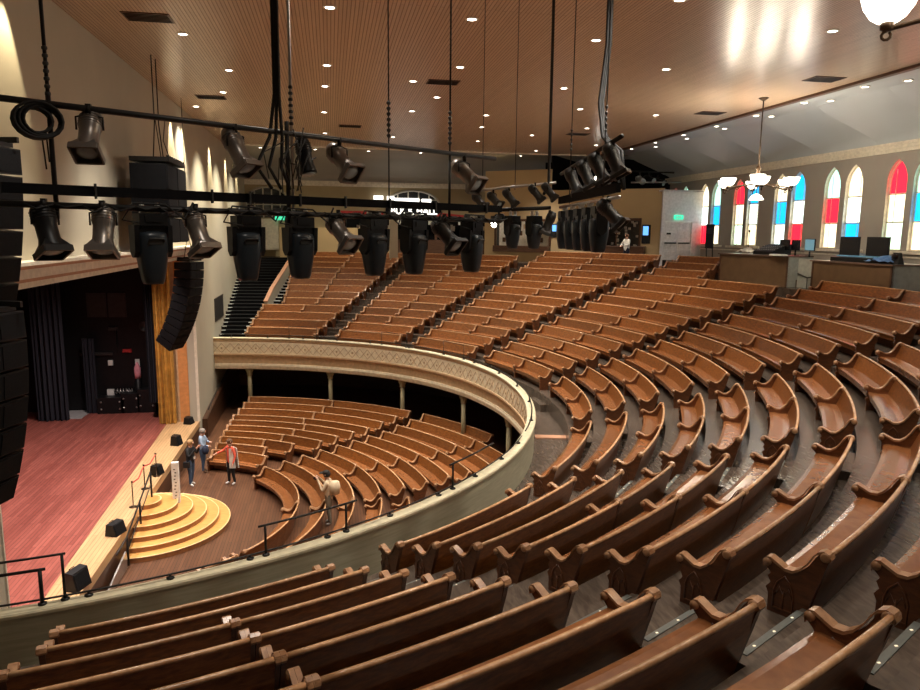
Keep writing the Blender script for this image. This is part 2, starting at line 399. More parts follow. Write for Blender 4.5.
# balcony tiers: radial treads and risers clipped to the room
def rmax(a):
    e = (cos(a), sin(a)); t = 99
    if e[0] > 1e-6: t = min(t, (XR-CB[0])/e[0])
    if e[0] < -1e-6: t = min(t, (XW-CB[0])/e[0])
    if e[1] > 1e-6: t = min(t, (YF-CB[1])/e[1])
    if e[1] < -1e-6: t = min(t, (YN-CB[1])/e[1])
    return t
AN = [rad(d) for d in range(-86, 88, 2)]+[rad(87.2)]
ZWALK = -7.15
m = MB()
prof = [(None, ZWALK)]
rr = [('p', ZWALK), (16.35, ZWALK)]
for k in range(14):
    rin = 16.35 if k == 0 else RK(k-1)+.06
    rr += [(rin, ZF(k)), (RK(k)+.06 if k < 13 else 99, ZF(k))]
def pol(r, a, z): return Vector((CB[0]+r*cos(a), CB[1]+r*sin(a), z))
for i in range(len(AN)-1):
    for j in range(len(rr)-1):
        q = []
        for a, (r, z) in ((AN[i], rr[j]), (AN[i], rr[j+1]), (AN[i+1], rr[j+1]), (AN[i+1], rr[j])):
            r = par_r(a)+.13 if r == 'p' else r
            q.append(pol(min(r, rmax(a)), a, z))
        m.add(q, [(0, 1, 2, 3)])
# half steps in the aisles
AIS = [('S0f', 'S1n'), ('S1f', 'S2n'), ('S2f', 'S3n'), ('S3f', 'S4n'), ('S4f', 'S5n'), ('S5f', 'S6n'), ('S6f', 'S7n')]
for ka, kb in AIS:
    for k in range(-1, 13):
        rb = 16.35 if k < 0 else RK(k)+.06
        z0 = ZWALK if k < 0 else ZF(k); z1 = ZF(k+1)
        a0 = edge(ka, max(k, 0)); a1 = edge(kb, max(k, 0))
        zz = (z0+z1)/2; r0 = rb-.27
        P = [pol(r0, a0, zz), pol(r0, a1, zz), pol(rb+.01, a1, zz), pol(rb+.01, a0, zz)]
        m.prism(P, (0, 0, z0-zz-.02))
struct(m.build('floor', M['floor_balc']))
# balcony underside
m = MB()
for i in range(len(AN)-1):
    q = []
    for a, fr in ((AN[i], 0), (AN[i], 1), (AN[i+1], 1), (AN[i+1], 0)):
        r = par_r(a)+.35 if not fr else min(30.5, rmax(a)); q.append(pol(r, a, -7.9 if not fr else -7.0))
    m.add(q, [(0, 1, 2, 3)])
struct(m.build('ceiling', M['soffit']))
m = MB()
for i in range(len(AN)-1):
    q = [pol(min(23.5, rmax(a)), a, z) for a, z in ((AN[i], ZMF), (AN[i+1], ZMF), (AN[i+1], -6.9), (AN[i], -6.9))]
    m.add(q, [(0, 1, 2, 3)])
struct(m.build('wall_under_balcony', M['darkwood']))
# balcony front
def ringsweep(prof, mats, name, mi=0, b=None, a0=-86.3, a1=86.3, st=1.5):
    m = b or MB(); fr = []
    n = int((a1-a0)/st)
    for i in range(n+1):
        a = rad(a0+(a1-a0)*i/n); r = par_r(a); e = Vector((cos(a), sin(a), 0)); c = Vector((CB[0], CB[1], 0))
        fr.append(lambda u, v, e=e, r=r, c=c: c+e*(r+u)+Z_*v)
    m.sweep(prof, fr, mi=mi)
    return m if b else m.build(name, mats)
struct(ringsweep([(.12, -6.12), (.20, -6.12), (.20, -7.4), (.16, -7.4)], M['parapet'], 'wall_parapet'))
struct(ringsweep([(-.06, -6.12), (-.06, -6.07), (-.02, -6.05), (.22, -6.05), (.24, -6.08), (.24, -6.13)], M['cap'], 'trim_1'))
m = ringsweep([(.03, -6.12), (-.01, -6.16), (-.01, -6.24), (.04, -6.30), (.04, -6.12)], None, '', 1, MB())
ringsweep([(.02, -6.30), (.02, -7.02), (.06, -7.02), (.06, -6.30)], None, '', 0, m)
ringsweep([(-.02, -6.98), (-.02, -7.06), (.04, -7.08), (.04, -6.98)], None, '', 1, m)
ringsweep([(.03, -7.06), (.12, -7.20), (.15, -7.55), (.19, -7.62), (.19, -7.06)], None, '', 1, m)
ringsweep([(.10, -7.58), (.08, -7.70), (.13, -7.88), (.20, -7.93), (.40, -7.93), (.40, -7.58)], None, '', 0, m)
# lattice relief on the pattern band
ncell = 46
for i in range(ncell):
    a0 = rad(-86+172*i/ncell); a1 = rad(-86+172*(i+1)/ncell); am = (a0+a1)/2
    def F(a, v): return pol(par_r(a)+.012, a, v)
    for p, q in (((a0, -6.93), (am, -6.40)), ((am, -6.40), (a1, -6.93)), ((a0, -6.40), (am, -6.93)), ((am, -6.93), (a1, -6.40))):
        A_, B_ = F(*p), F(*q); d = (B_-A_).normalized(); o_ = Vector((0, 0, 1)).cross(d).normalized(); w = o_.cross(d)*.013
        m.prism([A_-w, B_-w, B_+w, A_+w], o_*.012, 2)
    c_ = F(am, -6.665)
    m.lathe(c_, Vector((cos(am), sin(am), 0)), [(.07, .01), (.05, -.015)], 6, 2, False)
struct(m.build('trim_2', [M['fascia_cream'], M['fascia_tan'], M['lattice']]))
# columns under the balcony
for i, (px, py) in enumerate([(250, 385), (330.5, 385), (402.5, 400), (463.5, 415), (509, 433)]):
    best = None
    for t in range(500, 2500):
        p = ray(px, py)*(t*5e-5/1.0)
        if p.y > 27 and hypot(p.x-CB[0], p.y-CB[1]) > par_r(atan2(p.y-CB[1], p.x-CB[0]))+.45: best = p; break
    if best is None: continue
    c = Vector((best.x, best.y, ZMF))
    root = empty('support_column', c, ['olive round column under the balcony, nearest the stage wall', 'olive round column under the balcony, second from the stage wall', 'olive round column under the balcony, third from the stage wall', 'olive round column under the balcony, near the curve of the rail', 'short visible olive column top tucked under the balcony curve'][i], 'column', 'columns under the balcony')
    b = MB(c); b.lathe(c, Z_, [(.12, .2), (.115, 2.35)], 14); b.build('shaft', M['col'], root)
    b = MB(c); b.lathe(c, Z_, [(.2, 0), (.2, .12), (.15, .2), (.12, .25)], 14); b.build('column_base', M['col'], root)
    b = MB(c); b.lathe(c, Z_, [(.125, 2.3), (.17, 2.36), (.14, 2.42), (.19, 2.55), (.22, 2.6), (.22, 2.74)], 14); b.build('capital', M['col'], root)

# left wall with the proscenium opening
Y0, Y1, ZH = 14.95, 36.6, -1.28
m = MB()
m.bbox((XW-.5, YN, -10.8), (XW, Y0, 6)); m.bbox((XW-.5, Y1, -10.8), (XW, YF+.3, 6)); m.bbox((XW-.5, Y0, ZH), (XW, Y1, 6))
struct(m.build('wall_left', M['wall']))
# header mouldings and ledge
m = MB()
m.bbox((XW-.02, Y0-.3, -.78), (XW+.42, Y1+.4, -.70), 0); m.bbox((XW-.02, Y0-.3, -.86), (XW+.34, Y1+.4, -.78), 1)
m.bbox((XW-.02, Y0-.3, -1.08), (XW+.22, Y1+.4, -.86), 0); m.bbox((XW-.02, Y0-.3, -1.16), (XW+.16, Y1+.4, -1.08), 1)
m.bbox((XW-.02, Y0-.3, -1.30), (XW+.10, Y1+.4, -1.16), 0)
struct(m.build('trim_3', [M['white_trim'], M['pink_trim']]))
# reveal of the opening, far and near side
for i, (ya, yb, s) in enumerate(((Y1, Y1+.3, -1), (Y0-.3, Y0, 1))):
    m = MB(); m.bbox((-8.0, ya, ZST), (XW-.45, yb, ZH), 0)
    yy = ya-.02 if s < 0 else yb+.02
    m.bbox((XW-.10, min(yy, yy+.03), ZST), (XW+.03, max(yy, yy+.05), ZH), 1)
    m.bbox((-7.6, min(yy, yy+s*.03), ZST), (-7.15, max(yy, yy+s*.03), ZH), 2)
    struct(m.build('trim_%d' % (4+i), [M['fascia_tan'], M['white_trim'], M['orange_panel']]))
# stage house
m = MB(); m.bbox((-17, 10, ZST-.2), (-16.7, 42, 6)); struct(m.build('wall_stage_back', M['blackmatte']))
m = MB(); m.bbox((-17, 39.7, ZST-.2), (XW-.5, 40, 6)); struct(m.build('wall_stage_wing', M['black']))
m = MB(); m.bbox((-17, 10, ZST-.2), (XW-.5, 10.3, 6)); struct(m.build('wall_stage_near', M['blackmatte']))
bx('ceiling', (-17, 10, 1.2), (XW-.5, 40, 1.4), M['blackmatte'], 'structure')
st = empty('stage_platform', (-9, 26, ZMF), 'wide raised stage with red board deck and pale front lip', 'stage')
b = MB(st.location); b.prism([(-16.7, 10.3, ZST-.3), (-7.25, 10.3, ZST-.3), (-8.35, 39.7, ZST-.3), (-16.7, 39.7, ZST-.3)], (0, 0, .3)); b.build('deck', M['stage'], st)
b = MB(st.location); b.prism([(-7.25, 10.3, ZST-.3), (-6.72, 10.3, ZST-.3), (-6.72, 38.4, ZST-.3), (-8.30, 38.4, ZST-.3)], (0, 0, .3)); b.build('front_lip', M['stage_lip'], st)
bx('front_panel', (-7.0, 10.3, ZMF), (-6.74, 38.4, ZST-.05), M['darkwood'], None, st)
# dark ramp wall running back under the balcony
c = Vector((-6.4, 46, ZMF)); m = MB(c)
m.prism([(-6.68, 37.2, ZMF), (-6.68, 57, ZMF), (-6.68, 57, -8.0), (-6.68, 40, -9.35), (-6.68, 37.2, -9.65)], (.25, 0, 0))
r_ = m.build('ramp_wall', M['darkwood']); tag(r_, 'dark wooden ramp wall running back under the balcony from the stage', 'ramp wall')
m = MB(c); m.tube([(-6.4, 37.4, -9.2), (-6.4, 40, -8.9), (-6.4, 56, -7.6)], .035, 6); m.build('handrail', M['iron'], r_, (0, 0, 0))
# door in left wall near the far stairs
a = onX(215.0, 322, XW); b_ = onX(222.5, 294, XW)
d = bx('door_1', (XW-.02, a.y, a.z), (XW+.03, b_.y, b_.z), M['darkgrey'], 'structure')
# main ceiling
bx('ceiling', (XW, YN, 5.6), (18.95, 49.0, 5.9), M['ceil'], 'structure')
m = MB(); m.bbox((18.85, YN, 5.5), (19.1, 49.1, 5.72)); m.bbox((XW, 48.95, 5.52), (19.1, 49.15, 5.74), 1)
struct(m.build('trim_6', [M['darkwood'], M['white_trim']]))
# coved right side: flat strip, curve, bay ribs
m = MB()
def covex(i, n=12):
    t = i/n*pi/2; return (21.2+(XR-21.2)*sin(t), 4.1+1.62*cos(t))
P = [(19.1, 5.72)]+[covex(i) for i in range(13)]
m.add([(19.1, YN, 5.72), (21.2, YN, 5.72), (21.2, YF, 5.72), (19.1, YF, 5.72)], [(0, 1, 2, 3)])
BAYS = [43.1+4.07*.5-4.07*i for i in range(-4, 14)]
for y in BAYS:                                        # each bay of the cove swells towards its far end
    y0, y1 = max(YN, y-4.07), min(YF, y); V = []; n = 12
    if y1 <= y0: continue
    for f in (0, .5, 1):
        for i in range(n+1):
            x, z = covex(i); w_ = .55*f*f*sin(pi*min(1, max(0, i/n))**.8)
            V.append((x-w_*.7, y0+(y1-y0)*f, z-w_*.8))
    m.add(V, [(q*(n+1)+i, q*(n+1)+i+1, (q+1)*(n+1)+i+1, (q+1)*(n+1)+i) for q in (0, 1) for i in range(n)], 0, True)
    for i in range(n):
        (xa, za), (xb, zb) = covex(i), covex(i+1)
        m.add([V[2*(n+1)+i], V[2*(n+1)+i+1], (xb, y1+.03, zb), (xa, y1+.03, za)], [(0, 1, 2, 3)])
struct(m.build('ceiling', M['cove']))
m = MB()
def covey(i, n=10):
    t = i/n*pi/2; return (55.5+(YF-55.5)*sin(t), 4.1+1.6*cos(t))
P = [(49.1, 5.7)]+[covey(i) for i in range(11)]
for (ya, za), (yb, zb) in zip(P, P[1:]): m.add([(XW, ya, za), (XW, yb, zb), (21.5, yb, zb), (21.5, ya, za)], [(0, 1, 2, 3)], 0, True)
struct(m.build('ceiling', M['soffit']))
m = MB()
for d0, z0, z1 in ((.10, 3.72, 3.86), (.20, 3.86, 4.0), (.30, 4.0, 4.12)): m.bbox((XR-d0, YN, z0), (XR, YF, z1)); 
struct(m.build('trim_7', M['white_trim']))
m = MB()
for d0, z0, z1 in ((.10, 3.72, 3.9), (.22, 3.9, 4.12)): m.bbox((XW, YF-d0, z0), (13.4, YF, z1))
struct(m.build('trim_8', M['white_trim']))
# ---- right wall with lancet windows
PAIRY = [43.1-4.07*i for i in range(-3, 9)]
ZB, ZSP, ZAP, LW = -.52, 2.45, 3.42, 1.12
def lancet(yc, w=LW, zb=ZB, zs=ZSP, za=ZAP, n=7):
    h = w/2; P = [(yc-h, zb), (yc+h, zb), (yc+h, zs)]
    H = za-zs; Rr = (H*H+h*h)/(2*h); hw = lambda z: math.sqrt(max(0, Rr*Rr-(z-zs)**2))-(Rr-h)
    for i in range(1, n+1): P.append((yc+hw(zs+H*i/n) if i < n else yc, zs+H*i/n))
    for i in range(n-1, -1, -1): P.append((yc-hw(zs+H*i/n), zs+H*i/n))
    return P
bm = bmesh.new(); edges = []
def loop(P):
    vs_ = [bm.verts.new((0, y, z)) for y, z in P]
    for i in range(len(vs_)): edges.append(bm.edges.new((vs_[i], vs_[(i+1) % len(vs_)])))
loop([(YN, -10.8), (YF, -10.8), (YF, 4.2), (YN, 4.2)])
LC = []
for y in PAIRY:
    for s in (1, -1): LC.append(y+s*.74); loop(lancet(y+s*.74))
bmesh.ops.triangle_fill(bm, use_beauty=True, use_dissolve=False, edges=edges)
me = bpy.data.meshes.new('wall_right'); bm.to_mesh(me); bm.free(); me.materials.append(M['wall_r'])
o = bpy.data.objects.new('wall_right', me); COL.objects.link(o); o.location = (XR, 0, 0); struct(o)
GL = {}
def glass(n, c, s): GL[n] = emis('glass_'+n, c, s)
glass('cream', (1, .90, .66), 1.05); glass('clear', (.84, 1, .98), 1.25); glass('teal', (.50, .95, .86), .9); glass('green', (.74, 1, .84), 1.05)
glass('red', (1, .015, .04), 1.1); glass('blue', (.005, .36, .85), 1.1)
COLS = [('cream', 'clear', 'red'), ('teal', 'blue', 'cream'), ('red', 'cream', 'green'), ('blue', 'clear', 'cream'), ('cream', 'blue', 'clear'), ('blue', 'clear', 'red'),
        ('teal', 'red', 'cream'), ('cream', 'clear', 'blue'), ('red', 'cream', 'green'), ('teal', 'blue', 'cream')]
SPL = [(-.52, .70), (.70, 1.93), (1.93, 9)]
for i, yc in enumerate(LC):
    w = empty('window_%d' % (i+1), (XR+.22, yc, ZB), None, None); w['kind'] = 'structure'
    cl = COLS[(i-6) % 10] if i >= 6 else COLS[(i+4) % 10]
    L_ = lancet(yc)
    for j, (za, zb) in enumerate(SPL):
        Q = [(y, z) for y, z in L_ if z >= za-1e-6 and z <= zb+1e-6]
        h = LW/2
        if j < 2: Q = [(yc-h, za), (yc+h, za), (yc+h, zb), (yc-h, zb)]
        else: Q = [(yc-h, za), (yc+h, za)]+[p for p in L_ if p[1] > za+.01]
        b = MB(w.location); b.prism([(XR+.2, y, z) for y, z in Q], (.03, 0, 0)); b.build('pane', GL[cl[2-j]], w)
    b = MB(w.location)
    n = len(L_)
    for q in range(n):
        (ya, za), (yb, zb) = L_[q], L_[(q+1) % n]
        b.add([(XR-.02, ya, za), (XR-.02, yb, zb), (XR+.24, yb, zb), (XR+.24, ya, za)], [(0, 1, 2, 3)])
        sc = .93
        def inn(y, z): return (yc+(y-yc)*.90, ZB+1.6+(z-ZB-1.6)*.97)
        p1, p2 = inn(ya, za), inn(yb, zb)
        b.prism([(XR+.12, ya, za), (XR+.12, yb, zb), (XR+.12, *p2), (XR+.12, *p1)], (.06, 0, 0))
    for z in (.70, 1.93): b.bbox((XR+.12, yc-LW/2, z-.035), (XR+.19, yc+LW/2, z+.035))
    b.bbox((XR+.15, yc-.24, ZB), (XR+.18, yc-.215, 3.0)) if i % 2 else b.bbox((XR+.15, yc+.2, ZB), (XR+.18, yc+.22, 3.0))
    b.build('window_frame', M['white_trim'], w)
    if i % 2 == 0:
        s_ = bx('trim_%d' % (20+i), (XR-.16, yc-.74-1.7, ZB-.16), (XR+.05, yc-.74+1.7, ZB-.03), M['white_trim'], 'structure')
# dado panelling under the sills
m = MB(); m.bbox((XR-.06, YN, -.85), (XR, YF, -.78)); struct(m.build('trim_9', M['white_trim']))
# ---- far wall with two arched dark windows
bx('wall_far', (XW-.5, YF, -10.8), (XR, YF+.3, 6), M['wall_far'], 'structure')
bx('wall_near', (XW-.5, YN-.3, -10.8), (XR+.4, YN, 6), M['wall_far'], 'structure')
M['night'] = plain('dark_window_glass', (.015, .017, .02), .12)
for i, (x0, x1, zt) in enumerate(((-6.62, -3.25, 3.55), (4.75, 9.15, 3.50))):
    w = empty('window_%d' % (41+i), ((x0+x1)/2, YF-.03, 1.2), None, None); w['kind'] = 'structure'
    xc, h, z0, zs = (x0+x1)/2, (x1-x0)/2, 1.1, 2.35
    arc = [(xc+h*cos(pi*q/14), zs+(zt-zs)*sin(pi*q/14)) for q in range(15)]
    b = MB(w.location); b.prism([(x0, YF-.04, z0), (x1, YF-.04, z0)]+[(x, YF-.04, z) for x, z in arc], (0, .03, 0)); b.build('pane', M['night'], w)
    b = MB(w.location); b.tube([(x0, YF-.06, z0)]+[(x, YF-.06, z) for x, z in arc[::-1]]+[(x1, YF-.06, z0)], .10, 6)
    for q in range(1, 5):
        x = x0+(x1-x0)*q/5; zz = zs+(zt-zs)*math.sqrt(max(0, 1-((x-xc)/h)**2)); b.bbox((x-.05, YF-.09, z0), (x+.05, YF-.04, zz))
    for z in (1.55, 2.15, 2.75): 
        hw = h if z < zs else h*math.sqrt(max(0, 1-((z-zs)/(zt-zs))**2)); b.bbox((xc-hw, YF-.09, z-.04), (xc+hw, YF-.04, z+.04))
    b.build('window_frame', M['muntin'], w)
# ---- beige concession wall (follows the back of the seating), loft and white door lobby
WA, WB = Vector((22.0, 44.6, 0)), Vector((11.0, 53.2, 0)); WD = (WB-WA).normalized(); WN = Vector((-WD.y, WD.x, 0))
if WN.x > 0: WN = -WN                                  # towards the pews
def onW(px, py):
    d = ray(px, py); t = (WN.dot(WA))/(WN.x*d.x+WN.y*d.y); return d*t
def wq(m, px0, px1, z0, z1, off=0.0, th=.2, mi=0):
    a, b = onW(px0, 220), onW(px1, 220); a.z = b.z = 0
    a = a+WN*off; b = b+WN*off
    m.prism([a+Z_*z0, b+Z_*z0, b+Z_*z1, a+Z_*z1], WN*th, mi)
ZW1 = 3.12
m = MB()
wq(m, 486, 497, -3, 4.6); wq(m, 497, 551, 1.02, 4.6); wq(m, 497, 551, -3, -1.2); wq(m, 551, 598, -3, ZW1); wq(m, 598, 641, 1.05, ZW1); wq(m, 598, 641, -3, -1.2); wq(m, 641, 663.5, -3, ZW1)
struct(m.build('wall_concession', M['beige']))
def wback(name, px0, px1, z0, z1, off, mat):
    m = MB(); wq(m, px0, px1, z0, z1, off, .1); return struct(m.build(name, mat))
wback('wall_concession_back', 480, 663, -3, 2, -1.8, M['darkgrey'])
m = MB(); a, b = onW(551, 220), onW(663, 220); a.z = b.z = ZW1-.12
m.prism([a, b, b-WN*5, a-WN*5], (0, 0, .1)); struct(m.build('floor', M['blackmatte']))
wback('wall_loft', 520, 690, ZW1, 5.6, -5.0, M['blackmatte'])
m = MB(); a = onW(551, 220); a.z = 0; m.prism([a+Z_*ZW1, a-WN*5+Z_*ZW1, a-WN*5+Z_*5.6, a+Z_*5.6], WD*.1); struct(m.build('wall_loft', M['blackmatte']))
m = MB(); m.bbox((21.62, 44, .88), (XR, 44.15, 2.95)); m.bbox((21.62, 44, -3), (21.80, 44.15, .9)); m.bbox((23.75, 44, -3), (XR, 44.15, .9)); m.bbox((21.62, 44, 2.9), (XR, 50, 3.0))
struct(m.build('wall_lobby', M['door']))
d = empty('door_2', (22.78, 44.05, -1.55), None, None); d['kind'] = 'structure'
for s in (0, 1):
    x0 = 21.8+s*.975; b = MB(d.location); b.bbox((x0+.01, 44.02, -1.6), (x0+.965, 44.08, .88))
    for zz in (-1.4, -.75, -.1, .45):
        for q in (.12, .54):
            b.tube([(x0+q, 44.01, zz), (x0+q+.32, 44.01, zz), (x0+q+.32, 44.01, zz+.35), (x0+q, 44.01, zz+.35)], .014, 4, 0, False, True)
    lf = b.build('door_leaf', M['door'], d)
    b = MB(d.location); b.bbox((x0+.08, 43.95, -.52), (x0+.9, 43.99, -.44)); b.build('push_bar', M['iron'], lf)
b = MB(d.location); b.bbox((22.0, 43.99, .08), (22.3, 44.01, .2)); b.build('door_plate', M['iron'], d)
b = MB(d.location); b.bbox((21.74, 43.96, .88), (23.84, 44.02, .98)); b.bbox((23.76, 43.96, -1.6), (23.84, 44.02, .9)); b.build('door_frame', M['white'], d)
def exit_sign(c, w, label, ax='x'):
    r = empty('exit_sign', c, label, 'sign')
    b = MB(c); b.bbox((c[0]-w/2, c[1]-.04, c[2]-.14), (c[0]+w/2, c[1]+.04, c[2]+.14)); b.build('sign_housing', M['exit'], r)
    t = text('EXIT', (c[0], c[1]-.05, c[2]-.08), .20, M['white'], r, 'lettering')
    return r
def text(s, loc, size, mat, parent=None, name='lettering', rot=(pi/2, 0, 0), ext=.012, sx=1.0, align='CENTER'):
    cu_ = bpy.data.curves.new(name, 'FONT'); cu_.body = s; cu_.size = size; cu_.extrude = ext; cu_.align_x = align; cu_.offset = size*.018
    to = bpy.data.objects.new(name, cu_); COL.objects.link(to)
    dg = bpy.context.evaluated_depsgraph_get(); me = bpy.data.meshes.new_from_object(to.evaluated_get(dg))
    bpy.data.objects.remove(to); me.materials.clear(); me.materials.append(mat)
    o = bpy.data.objects.new(name, me); COL.objects.link(o); o.rotation_euler = rot; o.scale = (sx, 1, 1)
    if parent: o.parent = parent; o.location = Vector(loc)-parent.location
    else: o.location = loc
    return o
exit_sign(Vector((22.75, 43.9, 1.22)), .62, 'green lit exit sign above the white double doors')
#PART3
# ------------------------------------------------------------------ curved steps up to the stage
SC = Vector((-6.72, 25.75, ZMF))
root = empty('curved_steps', SC, 'honey coloured half round steps rising to the stage lip', 'steps')
NST = 6; RIS = (ZST-ZMF)/NST
for i in range(NST):
    r = 2.88-.37*i-.02*i*i; z0 = ZMF+RIS*i; z1 = z0+RIS
    arc = [Vector((SC.x+r*1.0*cos(rad(t)), SC.y+r*sin(rad(t)), 0)) for t in range(-90, 91, 6)]
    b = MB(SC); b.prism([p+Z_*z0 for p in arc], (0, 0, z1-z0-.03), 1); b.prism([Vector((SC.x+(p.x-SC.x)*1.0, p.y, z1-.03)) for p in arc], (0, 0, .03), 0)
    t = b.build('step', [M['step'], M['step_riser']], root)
    b = MB(SC); b.tube([p*1.0+Z_*(z1-.01) for p in arc], .022, 5); b.build('nosing', M['step_nose'], t)
c = Vector((-5.75, 26.25, ZMF+RIS*3))
p_ = empty('marker_post', c, 'white upright post with dark lettering marks on the curved steps', 'post')
b = MB(c); b.box(c+Z_*.86, (.24, .18, 1.72)); b.box(c+Z_*.02, (.30, .26, .04)); b.build('post_body', M['white'], p_)
b = MB(c)
for i in range(10): b.box(c+Vector((.02*((i*7) % 3-1), -.095, .35+.125*i)), (.06, .008, .035))
b.build('lettering_marks', M['darkgrey'], p_)
# stanchions and belt on the lip, black hand rail
for i, (x, y) in enumerate(((-6.95, 25.1), (-7.0, 26.9), (-6.9, 28.3))):
    c = Vector((x, y, ZST)); r = empty('stanchion', c, ['slim stanchion on the stage lip nearest the near monitor', 'slim stanchion on the stage lip behind the curved steps', 'slim stanchion on the stage lip beyond the white post'][i], 'stanchion', 'stanchions on the stage lip')
    b = MB(c); b.lathe(c, Z_, [(.14, 0), (.14, .02), (.02, .04), (.02, .9), (.035, .9), (.035, .95)], 10); b.build('pole', M['brass'], r)
m = MB((-6.95, 26, ZST+.85)); m.tube([(-6.95, 25.1, ZST+.88), (-6.97, 26, ZST+.72), (-7.0, 26.9, ZST+.88), (-6.95, 27.6, ZST+.74), (-6.9, 28.3, ZST+.88)], .025, 6)
tag(m.build('barrier_belt', M['rope_red']), 'red barrier belt slung between slim stanchions on the stage lip', 'belt')
c = Vector((-6.5, 24.2, ZST)); r = empty('step_handrail', (-6.55, 24.2, ZMF), 'black metal hand rail at the near side of the curved steps', 'rail')
m = MB(r.location); m.tube([(-6.55, 21.6, ZMF+.9), (-6.55, 22.7, ZMF+.95), (-6.55, 26.0, ZST+.95)], .03, 6); m.tube([(-6.55, 22.7, ZMF+.5), (-6.55, 26.0, ZST+.5)], .02, 6); m.build('rail_tube', M['iron'], r)
for y, z0 in ((22.75, ZMF), (24.4, ZMF+.5), (26.0, ZST-.1)):
    m = MB(r.location); m.tube([(-6.55, y, z0), (-6.55, y, (ZMF+.95) + (y-22.7)*.303)], .035, 6); m.build('rail_post', M['iron'], r)
m = MB((-6.4, 21.6, ZMF)); m.prism([(-6.60, 20.3, ZMF), (-6.60, 22.6, ZMF), (-6.60, 22.6, ZMF+.55), (-6.60, 20.3, ZMF+.15)], (.05, 0, 0))
tag(m.build('kick_panel', M['silver']), 'grey slanted panel low against the stage front', 'panel')
# stage monitors along the lip
def monitor(c, lab, rz=0, w=.62, h=.5, d=.48, wedge=True):
    r = empty('stage_monitor', c, lab, 'speaker', 'black monitors on the stage lip'); r.rotation_euler.z = rz
    b = MB(); b.prism([(-w/2, -d/2, 0), (-w/2, d/2, 0), (-w/2, d/2*.7, h), (-w/2, -d/2*.45, h*.95)], (w, 0, 0)); b.build('cabinet', M['black'], r, (0, 0, 0))
    b = MB(); b.prism([(-w/2+.03, -d/2-.012, .05), (-w/2+.03, -d/2*.52-.012, h*.88), (-w/2+.03, -d/2*.52+.01, h*.88), (-w/2+.03, -d/2+.01, .05)], (w-.06, 0, 0)); b.build('grille', M['grille'], r, (0, 0, 0))
    b = MB(); b.tube([(-.1, d/2*.8, h), (-.06, d/2*.6, h+.04), (.06, d/2*.6, h+.04), (.1, d/2*.8, h)], .012, 5); b.build('carry_handle', M['iron'], r, (0, 0, 0))
for (px, py, w, h), lab in zip(((84, 585, .72, .62), (121, 532, .66, .46), (161, 473, .5, .45), (180, 444, .5, .52), (192, 423, .5, .4)),
        ('black stage monitor closest to the near balcony rail', 'black stage monitor below the near stage rail, beside the steps', 'black stage monitor near the white post', 'black stage monitor beside the person in black', 'black stage monitor at the foot of the orange wall reveal')):
    p = onZ(px, py, ZST); monitor(Vector((p.x-.12, p.y-.1, ZST)), lab, rad(70), w*.82, h*.85, .4)
# ------------------------------------------------------------------ things on the stage wing wall
YWG = 39.68
def onw(px, py): return onY(px, py, YWG)
def wbox(name, px0, py0, px1, py1, mat, label, cat, d=.12, group=None):
    a, b_ = onw(px0, py1), onw(px1, py0); c = (a+b_)/2; m = MB(c)
    m.bbox((a.x, YWG-d, a.z), (b_.x, YWG, b_.z)); w_, h_ = b_.x-a.x, b_.z-a.z
    m.bbox((a.x+w_*.1, YWG-d-.015, a.z+h_*.12), (b_.x-w_*.1, YWG-d, b_.z-h_*.12))
    return tag(m.build(name, mat), label, cat, group)
wbox('louvred_panel', 86, 317, 107, 293, M['darkgrey'], 'dark brown shuttered panel high on the black stage wall, left one', 'panel', .06)
wbox('louvred_panel', 107.5, 317, 127, 293, M['darkgrey'], 'dark brown shuttered panel high on the black stage wall, right one', 'panel', .06)
wbox('wall_box', 107.5, 396, 115, 389, M['pcase'], 'square white box low on the black stage wall', 'box')
wbox('wall_switch', 108.5, 365, 113.5, 360, M['pcase'], 'small white switch box on the black stage wall', 'switch')
wbox('paper_notice', 135, 367, 140, 359, M['paper'], 'white paper notice above the bottle on the black wall', 'notice', .02)
wbox('fire_alarm', 123, 352, 132, 349, M['red'], 'small red alarm box on the black stage wall', 'alarm')
wbox('cable_tray', 109, 330, 118, 327, M['darkgrey'], 'dark wall bracket bar above the red alarm box', 'bracket', .2)
wbox('cable_tray', 116, 352, 118, 328, M['iron'], 'vertical black pipe beside the red alarm box', 'pipe', .1)
wbox('wall_rail', 80, 355, 113, 352.5, M['darkgrey'], 'long grey rail running across the black stage wall', 'rail', .1)
wbox('socket_plate', 152, 386, 158, 379, M['darkgrey'], 'grey socket plate at right of the black stage wall', 'plate')
c = onw(145.5, 326); m = MB(c); m.lathe(c, -Y_, [(.32, 0), (.32, .08), (.26, .1), (.24, .06)], 18); tag(m.build('wall_speaker', M['darkgrey']), 'round grey speaker on the black stage wall', 'speaker')
c = onY(138, 380, 39.2); c.z = ZST; r = empty('water_bottle_stand', c, 'clear and pink bottle stand against the black stage wall', 'bottle')
z0 = onY(138, 378, 39.2).z-ZST
b = MB(c); b.lathe(c, Z_, [(.16, 0), (.16, z0)], 10); b.build('stand', M['black'], r)
b = MB(c); b.lathe(c+Z_*z0, Z_, [(.16, 0), (.17, .3), (.17, .55), (.08, .75), (.05, .85)], 12); b.build('bottle', plain('pink_water', (.75, .30, .36), .2), r)
